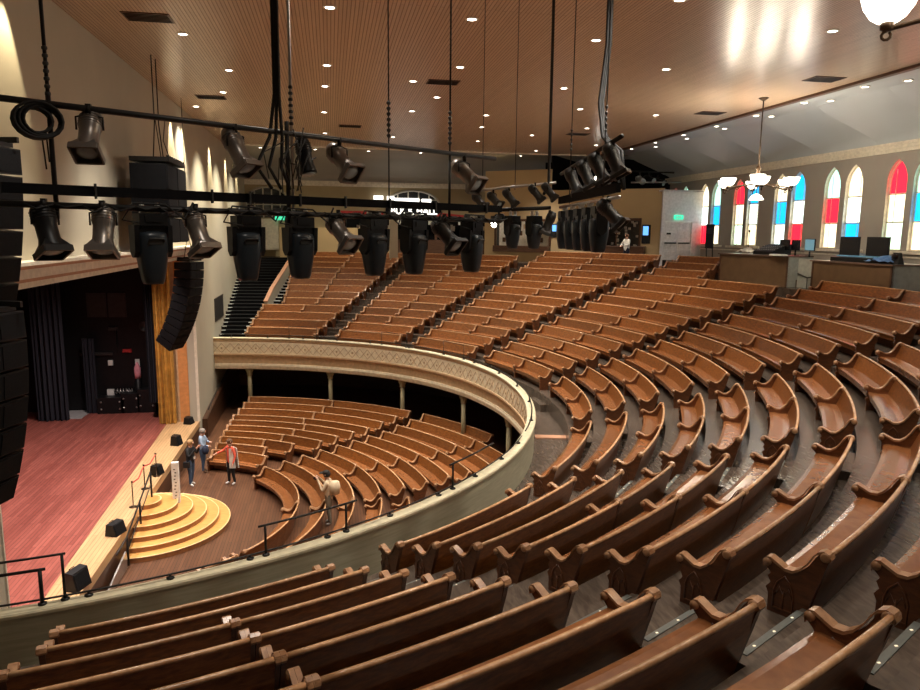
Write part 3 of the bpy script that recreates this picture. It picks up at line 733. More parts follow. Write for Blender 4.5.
for i, (px, py, w, h, lab) in enumerate(((118, 408, 1.3, .85, 'black equipment case on the stage floor, left of the row'), (137, 407.5, .9, 1.05, 'black equipment case on the stage floor, middle of the row'), (153, 407, .9, 1.25, 'black equipment case beside the gold curtain'))):
    c = onZ(px, py, ZST); c.y = 39.1; r = empty('equipment_case', c, lab, 'case', 'black cases along the stage wall')
    b = MB(c); b.box(c+Z_*(h/2), (w, .7, h)); b.build('case_body', M['black'], r)
    b = MB(c)
    for q in (-.35, .35):
        for zz in (.3, .75): b.lathe(c+Vector((w*q, -.36, h*zz)), -Y_, [(.05, 0), (.05, .02)], 8)
    b.build('latch', M['silver'], r)
c = onY(122, 391, 39.3); m = MB(c)
for i in range(6): m.tube([c+Vector((-.4+.16*i, 0, .05*((i*5) % 3))), c+Vector((-.25+.16*i, -.1, -.12)), c+Vector((-.2+.14*i, 0, .14))], .03, 5)
tag(m.build('cable_bundle', M['silver']), 'tangle of pale cables beside the square white box', 'cables')
# curtains: pleated legs
def curtain(name, x0, x1, y, z0, z1, mat, lab, amp=.12, n=36, dy=0, taper=0):
    c = Vector(((x0+x1)/2, y, z0)); m = MB(c); T = .06
    f = [(x0+(x1-x0)*i/n, y+dy*i/n+amp*sin(i*1.9)+.4*amp*sin(i*.7)) for i in range(n+1)]
    for (xa, ya), (xb, yb) in zip(f, f[1:]): m.prism([(xa, ya, z0), (xb, yb, z0), (xb, yb+T, z0), (xa, ya+T, z0)], (0, 0, z1-z0))
    return tag(m.build(name, mat), lab, 'curtain')
curtain('stage_curtain', -8.55, -7.75, 36.2, ZST+.03, -.9, M['curtain_gold'], 'gold curtain hanging at the edge of the stage opening', .1, 14)
curtain('stage_curtain', -9.2, -8.6, 37.2, ZST+.9, -.9, M['curtain_blk'], 'black masking curtain tucked behind the gold curtain', .1, 16)
curtain('stage_curtain', -16.2, -14.3, 33.5, ZST+.03, .6, M['curtain_blk'], 'wide black curtain at the back left of the stage', .14, 24)
curtain('stage_curtain', -14.6, -13.2, 37.6, ZST+.03, .6, M['curtain_blk'], 'black curtain left of the grey doorway on stage', .12, 20)
curtain('stage_curtain', -12.75, -12.2, 38.9, ZST+.03, -5.6, M['curtain_blk'], 'short black curtain right of the grey doorway on stage', .08, 10)
m = MB((-13.9, 39, ZST)); m.bbox((-14.6, 37.9, ZST), (-12.7, 39.66, ZST+.03)); tag(m.build('floor_mat', plain('pale_grey_board', (.34, .33, .33), .5)), 'pale grey floor board in the doorway at the back of the stage', 'board')
c = onY(48, 297, 38.5); m = MB(c); m.box(c, (.5, .3, .5)); m.lathe(c+Vector((0, -.16, 0)), -Y_, [(.16, 0), (.16, .04)], 12); tag(m.build('stage_lamp', M['darkgrey']), 'small lamp high between the black curtains on stage', 'lamp')
c = onY(48, 360, 39.5); m = MB(c); m.bbox((c.x-.5, 39.6, ZST+1.2), (c.x+.5, 39.68, ZST+2.7)); tag(m.build('wood_panel', M['darkwood']), 'brown wooden panel glimpsed between the black stage curtains', 'panel')
# ------------------------------------------------------------------ line arrays and sub cluster
def line_array(c, n, h, w, d, ang0, dang, yaw, lab, top=True, hz=None):
    r = empty('line_array', c, lab, 'speaker', 'black line array speakers by the stage'); r.rotation_euler.z = yaw
    p = Vector((0, 0, 0)); a = ang0
    for i in range(n):
        ax = (X_, Vector((0, cos(a), sin(a))), Vector((0, -sin(a), cos(a))))
        cc = p-ax[2]*(h/2)
        b = MB(); q = [cc+ax[0]*(-w/2)+ax[1]*y+ax[2]*z for y, z in ((-d/2, -h/2*.97), (-d/2, h/2*.97), (d/2, h/2*.80), (d/2, -h/2*.80))]
        b.prism(q, ax[0]*w); cb = b.build('cabinet', M['black'], r, (0, 0, 0))
        b = MB(); b.box(cc-ax[1]*(d/2+.01), (w*.94, .02, h*.86), 0, ax); b.box(cc-ax[1]*(d/2+.025), (w*.18, .02, h*.8), 0, ax); b.build('grille', M['grille'], cb, (0, 0, 0))
        p = p-ax[2]*h; a += dang
    if top:
        b = MB(); b.box((0, 0, .06), (w*.9, d*.8, .08)); b.box((-w*.35, 0, .14), (.06, d*1.2, .1)); b.box((w*.35, 0, .14), (.06, d*1.2, .1)); b.build('fly_frame', M['iron'], r, (0, 0, 0))
        b = MB()
        for x in (-w*.35, w*.35): b.tube([(x, 0, .15), (0, 0, 1.2), (0, 0, 5.6-c[2])] if hz is None else [(x, 0, .15), (x, 0, hz)], .016, 5)
        b.build('hanging_cable', M['iron'], r, (0, 0, 0))
    return r
line_array(Vector((-6.0, 13.75, 1.4)), 6, .46, 1.1, .9, 0, .05, rad(75), 'black line array high at the left edge, upper hanging group')
line_array(Vector((-6.0, 13.25, -1.45)), 7, .49, 1.1, .95, rad(-2), .06, rad(75), 'black curved line array at the left edge, below the header', True, .2)
line_array(Vector((-6.15, 32.9, -1.35)), 11, .365, 1.05, .8, rad(2), .055, rad(68), 'black curved line array hanging at the far side of the stage')
sc_ = Vector((-5.6, 25.6, 2.1)); r = empty('sub_cluster', sc_, 'big black speaker block flown above the stage header', 'speaker')
for i in range(3):
    b = MB(sc_); b.box(sc_+Vector((0, 0, -.42-.84*i)), (1.1, 3.0, .80)); cb = b.build('cabinet', M['blackmatte'], r)
    b = MB(sc_)
    for y in (-.75, .75): b.box(sc_+Vector((.56, y, -.42-.84*i)), (.03, 1.4, .72))
    b.build('grille', M['grille'], cb)
b = MB(sc_); b.box(sc_+Vector((0, 0, .14)), (1.2, 2.6, .14))
for y in [-1.2+.3*i for i in range(9)]: b.box(sc_+Vector((.55, y, .22)), (.08, .12, .08))
b.build('fly_frame', M['iron'], r)
b = MB(sc_)
for y in (-.7, .8):
    b.tube([sc_+Vector((0, y, .2)), sc_+Vector((0, y*.4, 1.4)), sc_+Vector((0, y*.4, 3.5))], .02, 5); b.tube([sc_+Vector((.2, y+.2, .2)), sc_+Vector((.1, y*.5, .9)), sc_+Vector((.1, y, 1.6))], .015, 5)
b.build('chain', M['iron'], r)
# ------------------------------------------------------------------ lighting rigs
def u2(deg_): return Vector((sin(rad(deg_)), cos(rad(deg_)), 0))
B0 = Vector((-1.87, 8.1, 0)); DV = u2(58.7); NV = Vector((DV.y, -DV.x, 0))
def rp(t, z, off=0): return B0+DV*t+NV*off+Z_*z
def pipe(name, a, b_, r, mat, lab, cat='pipe', group=None):
    c = (Vector(a)+Vector(b_))/2; m = MB(c); m.tube([a, b_], r, 8); return tag(m.build(name, mat), lab, cat, group)
t_ = empty('rig_batten', rp(2, .38), 'long black flat rig bar hanging across the foreground', 'rig bar')
ax = (DV, NV, Z_); b = MB(t_.location); b.box(rp(1.95, .38), (6.6, .07, .10), 0, ax); b.build('bar', M['blackmatte'], t_)
for i, t in enumerate((-.55, .65, 1.1, 1.75, 2.4, 3.1, 3.9, 4.9)):
    b = MB(t_.location); b.box(rp(t, .38, .05), (.018, .035, .15), 0, ax); b.build('clip', M['darkgrey'], t_)
pipe('rig_pipe', rp(-2.2, 1.2), rp(5.12, 1.13), .032, M['darkgrey'], 'upper dark pipe slanting across the foreground with spotlights')
lp = pipe('rig_pipe', rp(-2.2, .235, .06), rp(5.2, .195, .06), .032, M['iron'], 'lower black pipe carrying the big moving lights')
b = MB(lp.location)
for j in range(26):
    t = -1.2+j*.25; a = .05*sin(j*2.1)
    b.tube([rp(t, .24, .1), rp(t+.1, .19+a*.5, .13), rp(t+.26, .24, .1)], .009, 5)
b.build('cable_run', M['cable'], lp)
for j in range(16):
    t = .9+j*.28; b = MB(lp.location); b.box(rp(t, .235+.02*sin(j), .02), (.10, .06, .05), 0, ax); b.build('connector', M['darkgrey'], lp)
# moving head: base, yoke, head hanging straight down
def moving_head(lab, c, yaw, s=1.0, grp='moving lights on the near rig'):
    r = empty('moving_light', c, lab, 'stage light', grp); r.rotation_euler.z = yaw; r.scale = (s*.80, s*.84, s)
    b = MB(); b.box((0, 0, -.10), (.36, .27, .13)); b.box((0, 0, -.175), (.30, .22, .03)); b.box((0, -.14, -.09), (.22, .02, .07)); b.build('base', M['black'], r, (0, 0, 0))
    b = MB()
    b.box((0, 0, -.03), (.26, .05, .02))
    for x in (-.1, .1): b.box((x, 0, -.0), (.05, .06, .08)); b.lathe((x-.02, 0, .03), X_, [(.05, 0), (.05, .04)], 8)
    b.build('clamp', M['silver'], r, (0, 0, 0))
    b = MB(); b.box((0, 0, -.21), (.42, .18, .05))
    for x in (-.215, .215): b.prism([(x-.03, -.12, -.16), (x-.03, .12, -.16), (x-.03, .1, -.44), (x-.03, .03, -.50), (x-.03, -.03, -.50), (x-.03, -.1, -.44)], (.06, 0, 0))
    b.build('yoke', M['black'], r, (0, 0, 0))
    b = MB(); b.lathe((0, 0, 0), -Z_, [(.10, .225), (.172, .24), (.186, .28), (.188, .40), (.178, .52), (.158, .64), (.135, .75), (.118, .785), (.10, .775)], 20, 0, True, (1, .0, 0), 3.4)
    h = b.build('head', M['blueblack'], r, (0, 0, 0))
    b = MB(); b.tube([(-.10, -.192, -.335), (-.09, -.215, -.30), (.09, -.215, -.30), (.10, -.192, -.335)], .013, 6); b.box((0, -.19, -.335), (.19, .012, .05)); b.build('handle', M['darkgrey'], h, (0, 0, 0))
    b = MB(); b.lathe((0, 0, -.775), -Z_, [(.09, 0), (.08, .008)], 16); b.build('lens', M['lens'], h, (0, 0, 0))
    return r
YAWR = atan2(DV.y, DV.x)
mh = moving_head('black moving light, leftmost, hanging over the stage speaker block', rp(-.02, .21, .0), YAWR)
labs = ['black moving light in front of the far stair wall', 'black moving light above the stair foot, right of the stair wall one', 'black moving light left of the green exit glow', 'black moving light below the lit hall sign', 'black moving light at the right end of the near rig']
for t, lab in zip((1.08, 1.78, 2.89, 3.57, 4.67), labs):
    o = copy_tree(mh); o.location = rp(t-.02, .21, .0); o['label'] = lab; o.rotation_euler.z = YAWR+.1*(t-2)
# small cable whips over the heads
for o_, t in zip(range(6), (0, 1.08, 1.78, 2.89, 3.57, 4.67)):
    m = MB(rp(t, .2)); m.tube([rp(t-.1, .06, .1), rp(t-.33, .1, .1), rp(t-.2, .28, .05), rp(t+.12, .27, .08), rp(t+.3, .12, .12), rp(t+.42, .3, .08)], .012, 5)
    tag(m.build('cable_loop', M['cable']), 'black cable loop beside moving light number %s along the near rig' % ['one', 'two', 'three', 'four', 'five', 'six'][o_], 'cable', 'cable loops on the near rig')
def spotlight(c, d, lab, s=1.0, grp='spotlights on the near rig', frame=True, lit=False, mat=None, hang=.20):
    """profile spotlight: clamp at c on the pipe, yoke, body along d"""
    d = Vector(d).normalized(); mat = mat or M['fixture']
    r = empty('spotlight', c, lab, 'stage light', grp)
    pv = c-Z_*(hang*s)
    side = d.cross(Z_).normalized(); up = side.cross(d).normalized()
    b = MB(c); b.box(c+Z_*.0, (.05*s, .05*s, .10*s)); b.lathe(c-X_*.02*s, X_, [(.045*s, 0), (.045*s, .04*s)], 8); b.build('clamp', M['iron'], r)
    b = MB(c); w = .125*s
    b.tube([pv-side*w, pv-side*w+Z_*(hang*.62*s), pv+Z_*(hang*.75*s), pv+side*w+Z_*(hang*.62*s), pv+side*w], .011*s, 5); b.build('yoke', M['iron'], r)
    b = MB(c); b.lathe(pv, d, [(.02*s, -.23*s), (.075*s, -.22*s), (.105*s, -.16*s), (.11*s, -.02*s), (.098*s, .0), (.098*s, .15*s), (.118*s, .24*s), (.118*s, .27*s), (.09*s, .27*s)], 16)
    for k in range(4): b.lathe(pv, d, [(.112*s, (-.14+.03*k)*s), (.118*s, (-.135+.03*k)*s), (.112*s, (-.13+.03*k)*s)], 16)
    bd = b.build('body', mat, r)
    if frame:
        b = MB(c); o_ = pv+d*(.29*s); q = .128*s
        for sx, sy, wx, wy in ((0, 1, q*2, .02*s), (0, -1, q*2, .02*s), (1, 0, .02*s, q*2), (-1, 0, .02*s, q*2)):
            b.box(o_+side*(sx*q)+up*(sy*q), (wx, wy, .06*s), 0, (side, up, d))
        V8 = [pv+d*(z*s)+side*(x*q_*s)+up*(y*q_*s) for z, q_ in ((.17, .075), (.262, .128)) for x, y in ((-1, -1), (1, -1), (1, 1), (-1, 1))]
        b.add(V8, [(0, 1, 5, 4), (1, 2, 6, 5), (2, 3, 7, 6), (3, 0, 4, 7), (0, 3, 2, 1)])
        b.build('colour_frame', mat, r)
    b = MB(c); b.lathe(pv+d*(.275*s), d, [(.10*s, 0), (.09*s, .012*s), (.03*s, .022*s)], 16); b.build('lens', M['lamp_on'] if lit else M['lens'], r)
    return r
RT, DN, BK = cs.copy(), -Z_, Vector((-ch.x, -ch.y, 0)).normalized()
dirA = RT*.12+DN*.72+BK*.35; dirB = RT*.42+DN*.75+BK*.22; dirC = RT*.55+DN*.62+BK*.45
spotlight(rp(-.55, 1.18), RT*.1+DN*.8+BK*.5, 'spotlight with square frame on the upper pipe, nearest the cable coil', 1.0)
spotlight(rp(.97, 1.15), dirB, 'spotlight on the upper pipe in front of the uplit wall', 1.02)
spotlight(rp(2.35, 1.13), dirC, 'spotlight on the upper pipe right of the thick hanging cables', 1.02)
spotlight(rp(4.48, 1.10), RT*.6+DN*.62+BK*.45, 'spotlight at the right end of the upper pipe, lens catching light', 1.05)
spotlight(rp(1.86, 1.12, -.02), RT*.2+DN*.9+BK*.1, 'black spotlight between the thick cables and the framed spotlight', .9, mat=M['black'], frame=False)
spotlight(rp(-1.02, .24, .06), RT*.28+DN*.8+BK*.2, 'black spotlight on the lower pipe at far left', 1.0, mat=M['black'])
spotlight(rp(-.50, .24, .06), RT*.08+DN*.85+BK*.35, 'spotlight on the lower pipe left of the leftmost moving light', 1.0)
spotlight(rp(.45, .24, .06), RT*.35+DN*.8+BK*.25, 'spotlight on the lower pipe before the far line array', 1.0)
spotlight(rp(2.28, .23, .06), dirC, 'spotlight on the lower pipe between two moving lights, lens facing the pews', 1.0)
spotlight(rp(4.05, .22, .06), dirC, 'spotlight on the lower pipe left of the rightmost moving light', 1.05, mat=M['darkgrey'])
# coil, hangers, drop cables
c = rp(-1.0, 1.02); r = empty('cable_coil', c, 'coiled black cable looped over the upper pipe at left', 'cable')
b = MB(c)
for k in range(16):
    q = .135+.02*((k*5) % 4); o_ = NV*(.009*k-.05)+Vector((0, 0, .02*((k*3) % 3)))+DV*(.02*((k*7) % 4-1.5))
    b.tube([c+o_+DV*(q*cos(t*pi/9)*1.05)+Z_*(q*sin(t*pi/9)*.86) for t in range(18)], .015, 5, 0, True, True)
b.build('coil', M['cable'], r)
b = MB(c); b.tube([c+DV*.02-Z_*.1, c+DV*.04-Z_*.45], .008, 5); b.tube([c+DV*.06-Z_*.1, c+DV*.07-Z_*.38], .008, 5); b.build('cable_tail', M['cable'], r)
def hanger(t, ztop, zbot, rad_, lab, mat='iron', off=0, links=True):
    c = rp(t, zbot, off); r = empty('hanging_rod', c, lab, 'hanger', 'rods and chains holding the rig')
    b = MB(c); b.tube([rp(t, zbot, off), rp(t, min(ztop, 5.6), off)], rad_, 6); b.build('rod', M[mat], r)
    if links:
        b = MB(c)
        for k in range(7): b.lathe(rp(t, 1.25+.07*k, off), Z_, [(.012, 0), (.028, .02), (.028, .04), (.012, .055)], 6)
        b.build('chain', M['darkgrey'], r)
hanger(-.90, 5.6, .15, .018, 'dark rod and chain holding the near rig by the cable coil')
hanger(1.68, 5.6, .10, .02, 'silver rod holding the near rig beside the thick black cables', 'silver')
hanger(3.12, 5.6, .35, .010, 'thin rod holding the near rig at its middle')
hanger(4.2, 5.6, .35, .014, 'thin black rod holding the right end of the near rig')
hanger(1.62, 1.3, .1, .03, 'short black post joining the pipes of the near rig', 'iron', .0, False)
hanger(-.90, 1.3, .1, .024, 'short black post joining the pipes below the cable coil', 'iron', .0, False)
hanger(4.2, 1.12, .2, .02, 'short black post joining the pipes at the right end', 'iron', .0, False)
m = MB(rp(1.5, 3))
for o_ in (-.02, .02, .0): m.tube([rp(1.5+o_, 5.6, o_), rp(1.5+o_, 1.6, o_), rp(1.46+o_*3, 1.1, .03+o_*2), rp(1.35+o_*8, .75, .05), rp(1.5+o_*6, .5, .05)], .022, 6)
tag(m.build('drop_cables', M['cable']), 'thick bundle of black cables dropping from the ceiling to the near rig', 'cable')
m = MB(rp(1.55, .8)); random.seed(3)
for k in range(11):
    a = rp(1.35+.5*random.random(), .45+.2*random.random(), .1*random.random()); m.tube([a, a+Vector((random.uniform(-.1, .1), 0, .3)), a+Vector((random.uniform(-.2, .2), 0, random.uniform(.3, .6)))], .008, 5)
tag(m.build('cable_tangle', M['darkgrey']), 'tangle of cables where the thick bundle meets the rig', 'cable')
# right hand rig seen nearly end on
P0, P1 = Vector((4.24, 10.2, 0)), Vector((4.72, 14.25, 0)); D2 = (P1-P0).normalized()
def r2(t, z, o=0): return P0+D2*t+Vector((D2.y, -D2.x, 0))*o+Z_*z
pipe('rig_pipe', r2(-.2, 1.43), r2(4.1, 1.24), .035, M['iron'], 'upper pipe of the right hand rig seen nearly end on')
b_ = empty('rig_batten', r2(2, .64), 'flat black bar of the right hand rig', 'rig bar'); m = MB(b_.location); m.box(r2(2, .70), (.07, 4.3, .14), 0, (Vector((D2.y, -D2.x, 0)), D2, Z_)); m.build('bar', M['blackmatte'], b_)
m = MB(b_.location); m.tube([r2(-.2, .56), r2(4.1, .56)], .03, 6); m.build('pipe', M['silver'], b_)
for i, t in enumerate((.25, 1.15, 2.0, 3.0)):
    spotlight(r2(t, 1.38-.045*t), RT*.35+DN*.75+BK*.2, 'spotlight on the upper pipe of the right rig, %s' % ['closest one', 'second one back', 'third one back', 'farthest one'][i], 1.0, 'spotlights on the right rig', mat=M['darkgrey'])
for i, t in enumerate((.9, 1.55, 2.2, 2.9, 3.6)):
    o = copy_tree(mh); o.location = r2(t, .50); o.rotation_euler.z = atan2(D2.y, D2.x); o['group'] = 'moving lights on the right rig'; o['label'] = 'black moving light on the right rig, %s' % ['closest one', 'second one back', 'third one back', 'fourth one back', 'farthest one'][i]
spotlight(r2(.35, .56), RT*.55+DN*.62+BK*.3, 'grey spotlight at the near end of the right rig, angled to the pews', 1.0, 'spotlights on the right rig', mat=M['darkgrey'])
m = MB(r2(.3, 2.5))
for o_ in (-.03, .0, .03): m.tube([Vector((4.78+o_, 12.1, 5.6)), Vector((4.74+o_, 12.0, 3.2)), Vector((4.55+o_, 11.75, 2.2)), Vector((4.50+o_, 11.4, 1.6)), Vector((4.46+o_*2, 10.7, 1.3)), Vector((4.5, 10.5, .7))], .028, 6)
tag(m.build('drop_cables', M['cable']), 'thick black cables curving down to the right hand rig', 'cable')
for i, (x, y, lab) in enumerate(((4.62, 13.4, 'thin pale rod holding the back of the right hand rig'), (4.32, 10.9, 'short chain holding the front of the right hand rig'))):
    m = MB((x, y, 3)); m.tube([(x, y, .6), (x, y, 5.6)], .012, 5)
    for k in range(5): m.lathe((x, y, 1.6+.09*k), Z_, [(.012, 0), (.03, .03), (.012, .06)], 6)
    tag(m.build('hanging_rod', M['darkgrey']), lab, 'hanger', 'rods holding the right rig')
# middle rig
P2, P3 = Vector((3.34, 16.0, 0)), Vector((4.6, 13.8, 0)); D3 = (P3-P2).normalized(); L3 = (P3-P2).length
P2 = Vector((3.30, 16.4, 0)); P3 = Vector((5.05, 15.6, 0)); D3 = (P3-P2).normalized(); L3 = (P3-P2).length
def r3(t, z): return P2+D3*t+Z_*z
pipe('rig_pipe', r3(0, .98), r3(L3, 1.16), .03, M['silver'], 'upper pipe of the middle rig beyond the near rig')
pipe('rig_pipe', r3(-.1, .52), r3(L3-.1, .60), .045, M['iron'], 'lower black pipe of the middle rig beyond the near rig')
for i, (t, z) in enumerate(((.12, .95), (.48, .98), (.85, 1.02), (1.45, 1.12), (1.75, 1.16))):
    spotlight(r3(t, z), RT*.5+DN*.6+BK*(.5 if i < 2 else .1), 'spotlight on the middle rig, %s from its left end' % ['first', 'second', 'third', 'fourth', 'fifth'][i], .85, 'spotlights on the middle rig', mat=M['darkgrey'])
for i, t in enumerate((.95, 1.45)):
    o = copy_tree(mh); o.location = r3(t, .45); o['group'] = 'moving lights on the middle rig'; o['label'] = 'black moving light on the middle rig, %s' % ['left one', 'right one'][i]
spotlight(r3(.62, .5), RT*-.6+DN*.5+BK*.75, 'lit white spotlight on the middle rig facing the camera', .85, 'spotlights on the middle rig', lit=True, mat=M['darkgrey'], frame=False)
spotlight(r3(1.8, .5), RT*-.3+DN*.8, 'long tilted spotlight at the right end of the middle rig', 1.0, 'spotlights on the middle rig', mat=M['darkgrey'])
m = MB((4.97, 15.9, 3)); m.tube([(4.99, 16.0, 5.6), (4.97, 15.9, 2), (4.97, 15.9, 1.2), (4.8, 15.7, .9)], .035, 6); tag(m.build('drop_cables', M['cable']), 'straight black cable dropping from the ceiling to the middle rig', 'cable')
for i, (x, y) in enumerate(((3.5, 16.3), (4.2, 16.0))):
    m = MB((x, y, 3)); m.tube([(x, y, 1.0), (x, y, 5.6)], .01, 5); tag(m.build('hanging_rod', M['darkgrey']), ['thin rod holding the left end of the middle rig', 'thin rod holding the middle of the middle rig'][i], 'hanger', 'rods holding the middle rig')
# black truss lights above the lobby
for i in range(6):
    c = Vector((18.2+.95*i, 46.5+.6*(i % 3), 4.3-.12*(i % 2)))
    spotlight(c, RT*(-.6+.25*i)+DN*.3+BK*.75, 'stage light in the dark loft, %s from the left' % ['first', 'second', 'third', 'fourth', 'fifth', 'sixth'][i], 1.9, 'lights in the dark loft', lit=(i == 0), mat=M['black'] if i != 3 else M['silver'], frame=False)
pipe('loft_pipe', (17.4, 46.6, 4.38), (23.9, 47.2, 4.38), .05, M['iron'], 'black pipe carrying lights across the dark loft')
pipe('loft_pipe', (20.2, 46, 3.55), (23.9, 46, 3.65), .05, M['silver'], 'silver pipe resting above the white door lobby')
#PART4
# ------------------------------------------------------------------ mixing desk area
def counter(pa, pb, zt, zb, dep, name, lab):
    pa, pb = Vector((*pa, 0)), Vector((*pb, 0)); d = (pb-pa).normalized(); nrm = Vector((-d.y, d.x, 0))
    if nrm.x < 0: nrm = -nrm
    c = (pa+pb)/2+Z_*zb; r = empty(name, c, lab, 'counter'); ax = (d, nrm, Z_); L = (pb-pa).length; mid = (pa+pb)/2
    b = MB(c); b.box(mid+nrm*(.04)+Z_*((zt+zb)/2), (L, .08, zt-zb), 0, ax); b.build('front_panel', M['booth'], r)
    for s in (-1, 1): b = MB(c); b.box(mid+d*(s*(L/2-.03))+nrm*(dep/2)+Z_*((zt+zb)/2), (.06, dep, zt-zb), 0, ax); b.build('side_panel', M['booth_side'], r)
    b = MB(c); b.box(mid+nrm*(dep/2-.06)+Z_*(zt+.025), (L+.1, dep+.1, .06), 0, ax); b.build('counter_top', M['counter'], r)
    for s in (-1, 1): b = MB(c); b.box(mid+d*(s*(L/2-.05))+nrm*(-.005)+Z_*((zt+zb)/2), (.1, .03, zt-zb), 0, ax); b.build('corner_post', M['darkwood'], r)
    return r
counter((20.40, 34.55), (21.22, 29.95), -.93, -2.6, 1.5, 'mixing_counter', 'long brown fronted counter of the sound desk, left part')
counter((21.40, 28.50), (21.28, 23.70), -1.06, -2.6, 1.8, 'mixing_counter', 'long brown fronted counter of the sound desk, right part')
c = Vector((21.9, 29.2, -2.6)); g = empty('counter_gate', c, 'pale grey gate panel between the two brown sound desk counters', 'gate')
b = MB(c); b.bbox((21.75, 28.5, -2.6), (21.82, 29.95, -1.0)); b.build('gate_panel', M['booth_side'], g)
b = MB(c); b.tube([(21.72, 28.6, -1.75), (21.72, 29.2, -1.85), (21.72, 29.9, -1.7)], .03, 5); b.tube([(21.72, 29.2, -1.85), (21.72, 29.2, -2.5)], .02, 5); b.build('gate_trim', M['darkgrey'], g)
def mon(x, y, zt, lab, w=1.1, h=.62, yaw=-95, lit=None, lift=.25):
    c = Vector((x, y, zt+.056)); r = empty('monitor', c, lab, 'monitor', 'monitors on the sound desk'); r.rotation_euler.z = rad(yaw+90)
    b = MB(); b.box((0, 0, .01), (.22, .3, .02)); b.box((0, 0, lift/2), (.05, .06, lift+.1)); b.build('stand', M['monitor'], r, (0, 0, 0))
    b = MB(); b.box((-.0, 0, lift+h/2), (.05, w, h)); b.box((.03, 0, lift+h/2), (.04, w*.6, h*.6)); bd = b.build('housing', M['monitor'], r, (0, 0, 0))
    b = MB(); b.box((-.03, 0, lift+h/2), (.012, w*.94, h*.9)); b.build('screen', lit or M['monitor'], bd, (0, 0, 0))
mon(22.0, 27.0, -1.06, 'black monitor on the right sound desk, left of the pair', 1.3, .80)
mon(21.95, 25.35, -1.06, 'black monitor on the right sound desk, right of the pair', 1.35, .80)
mon(21.9, 31.3, -.93, 'black monitor on the left sound desk, left of its row', 1.0, .5, -100)
mon(22.0, 30.6, -.93, 'black monitor on the left sound desk, middle of its row', .8, .5, -100, None)
mon(22.1, 29.7, -.93, 'monitor with a faint teal screen on the left sound desk', .9, .55, -100, M['screen_dim'])
c = Vector((21.6, 32.0, -.874)); r = empty('mixing_console', c, 'black mixing console on the left sound desk counter', 'console')
b = MB(c); b.prism([(21.2, 31.2, -.87), (22.2, 31.2, -.87), (22.2, 31.2, -.35), (21.9, 31.2, -.40), (21.2, 31.2, -.70)], (0, 1.6, 0)); b.build('console_body', M['black'], r)
b = MB(c)
for i in range(10):
    for j in range(3): b.box((21.35+.18*j, 31.3+.15*i, -.62+.08*j), (.04, .04, .05))
b.build('fader', M['silver'], r)
c = Vector((21.95, 25.0, -1.004)); r = empty('lighting_console', c, 'black lighting console under the monitor pair', 'console')
b = MB(c); b.prism([(21.5, 24.6, -1.0), (22.4, 24.6, -1.0), (22.4, 24.6, -.66), (21.5, 24.6, -.82)], (0, 2.9, 0)); b.build('console_body', M['black'], r)
b = MB(c)
for i in range(14): b.box((21.7, 24.8+.19*i, -.76), (.10, .07, .05))
b.build('fader', M['screen_dim'], r)
def sheet(c, w, d, lab, mat):
    m = MB(c); n = 8; V = []; 
    for i in range(n+1):
        for j in range(n+1):
            x, y = (i/n-.5)*w, (j/n-.5)*d; V.append(Vector(c)+Vector((x, y, .22*math.exp(-3*((i/n-.5)**2+(j/n-.5)**2))*(1+.5*sin(i*2.2+j*1.7))+.02)))
    m.add(V, [(i*(n+1)+j, (i+1)*(n+1)+j, (i+1)*(n+1)+j+1, i*(n+1)+j+1) for i in range(n) for j in range(n)], 0, True)
    return tag(m.build('dust_cover', mat), lab, 'cover')
sheet((21.7, 24.6, -1.0), .9, 1.3, 'crumpled blue plastic cover on the right sound desk', plain('blue_plastic', (.10, .22, .48), .35))
sheet((21.3, 33.5, -.87), .7, 1.2, 'crumpled pale cloth at the left end of the sound desk', M['offwhite'])
c = Vector((21.6, 23.95, -1.004)); m = MB(c); m.prism([c+Vector((-.1, -.2, 0)), c+Vector((.2, -.2, 0)), c+Vector((.05, -.2, .45)), c+Vector((-.02, -.2, .45))], (0, .35, 0)); m.lathe(c+Vector((0, 0, .3)), -X_, [(.10, .03), (.12, .12), (.04, .14)], 10); tag(m.build('desk_phone', M['black']), 'small black desk telephone at the right end of the sound desk', 'phone')
c = Vector((20.9, 30.3, -.874)); m = MB(c); m.box(c+Z_*.03, (.35, .9, .06)); 
for i in range(7): m.box(c+Vector((0, -.38+.125*i, .065)), (.28, .09, .02))
tag(m.build('keyboard', M['pcase']), 'pale computer keyboard on the left sound desk counter', 'keyboard')
c = Vector((22.9, 40.0, -1.62)); r = empty('sign_easel', c, 'black poster sign standing under the second window pair', 'sign')
b = MB(c); b.bbox((22.85, 39.6, -.75), (22.9, 40.5, .72)); b.build('board', M['black'], r)
b = MB(c); b.bbox((22.835, 39.75, .15), (22.85, 40.35, .5)); b.build('poster', M['darkgrey'], r)
b = MB(c)
for y in (39.7, 40.4): b.tube([(22.95, y, -1.62), (22.9, y, -.7)], .03, 5)
b.build('leg', M['black'], r)
c = Vector((23.2, 36.4, -.5)); m = MB(c); m.tube([(23.2, 36.4, -1.6), (23.2, 36.4, .25)], .02, 6); m.lathe((23.2, 36.4, .25), Z_, [(.05, 0), (.06, .1), (.02, .14)], 8); tag(m.build('stand_pole', M['darkgrey']), 'thin grey pole stand left of the sound desk counter', 'stand')
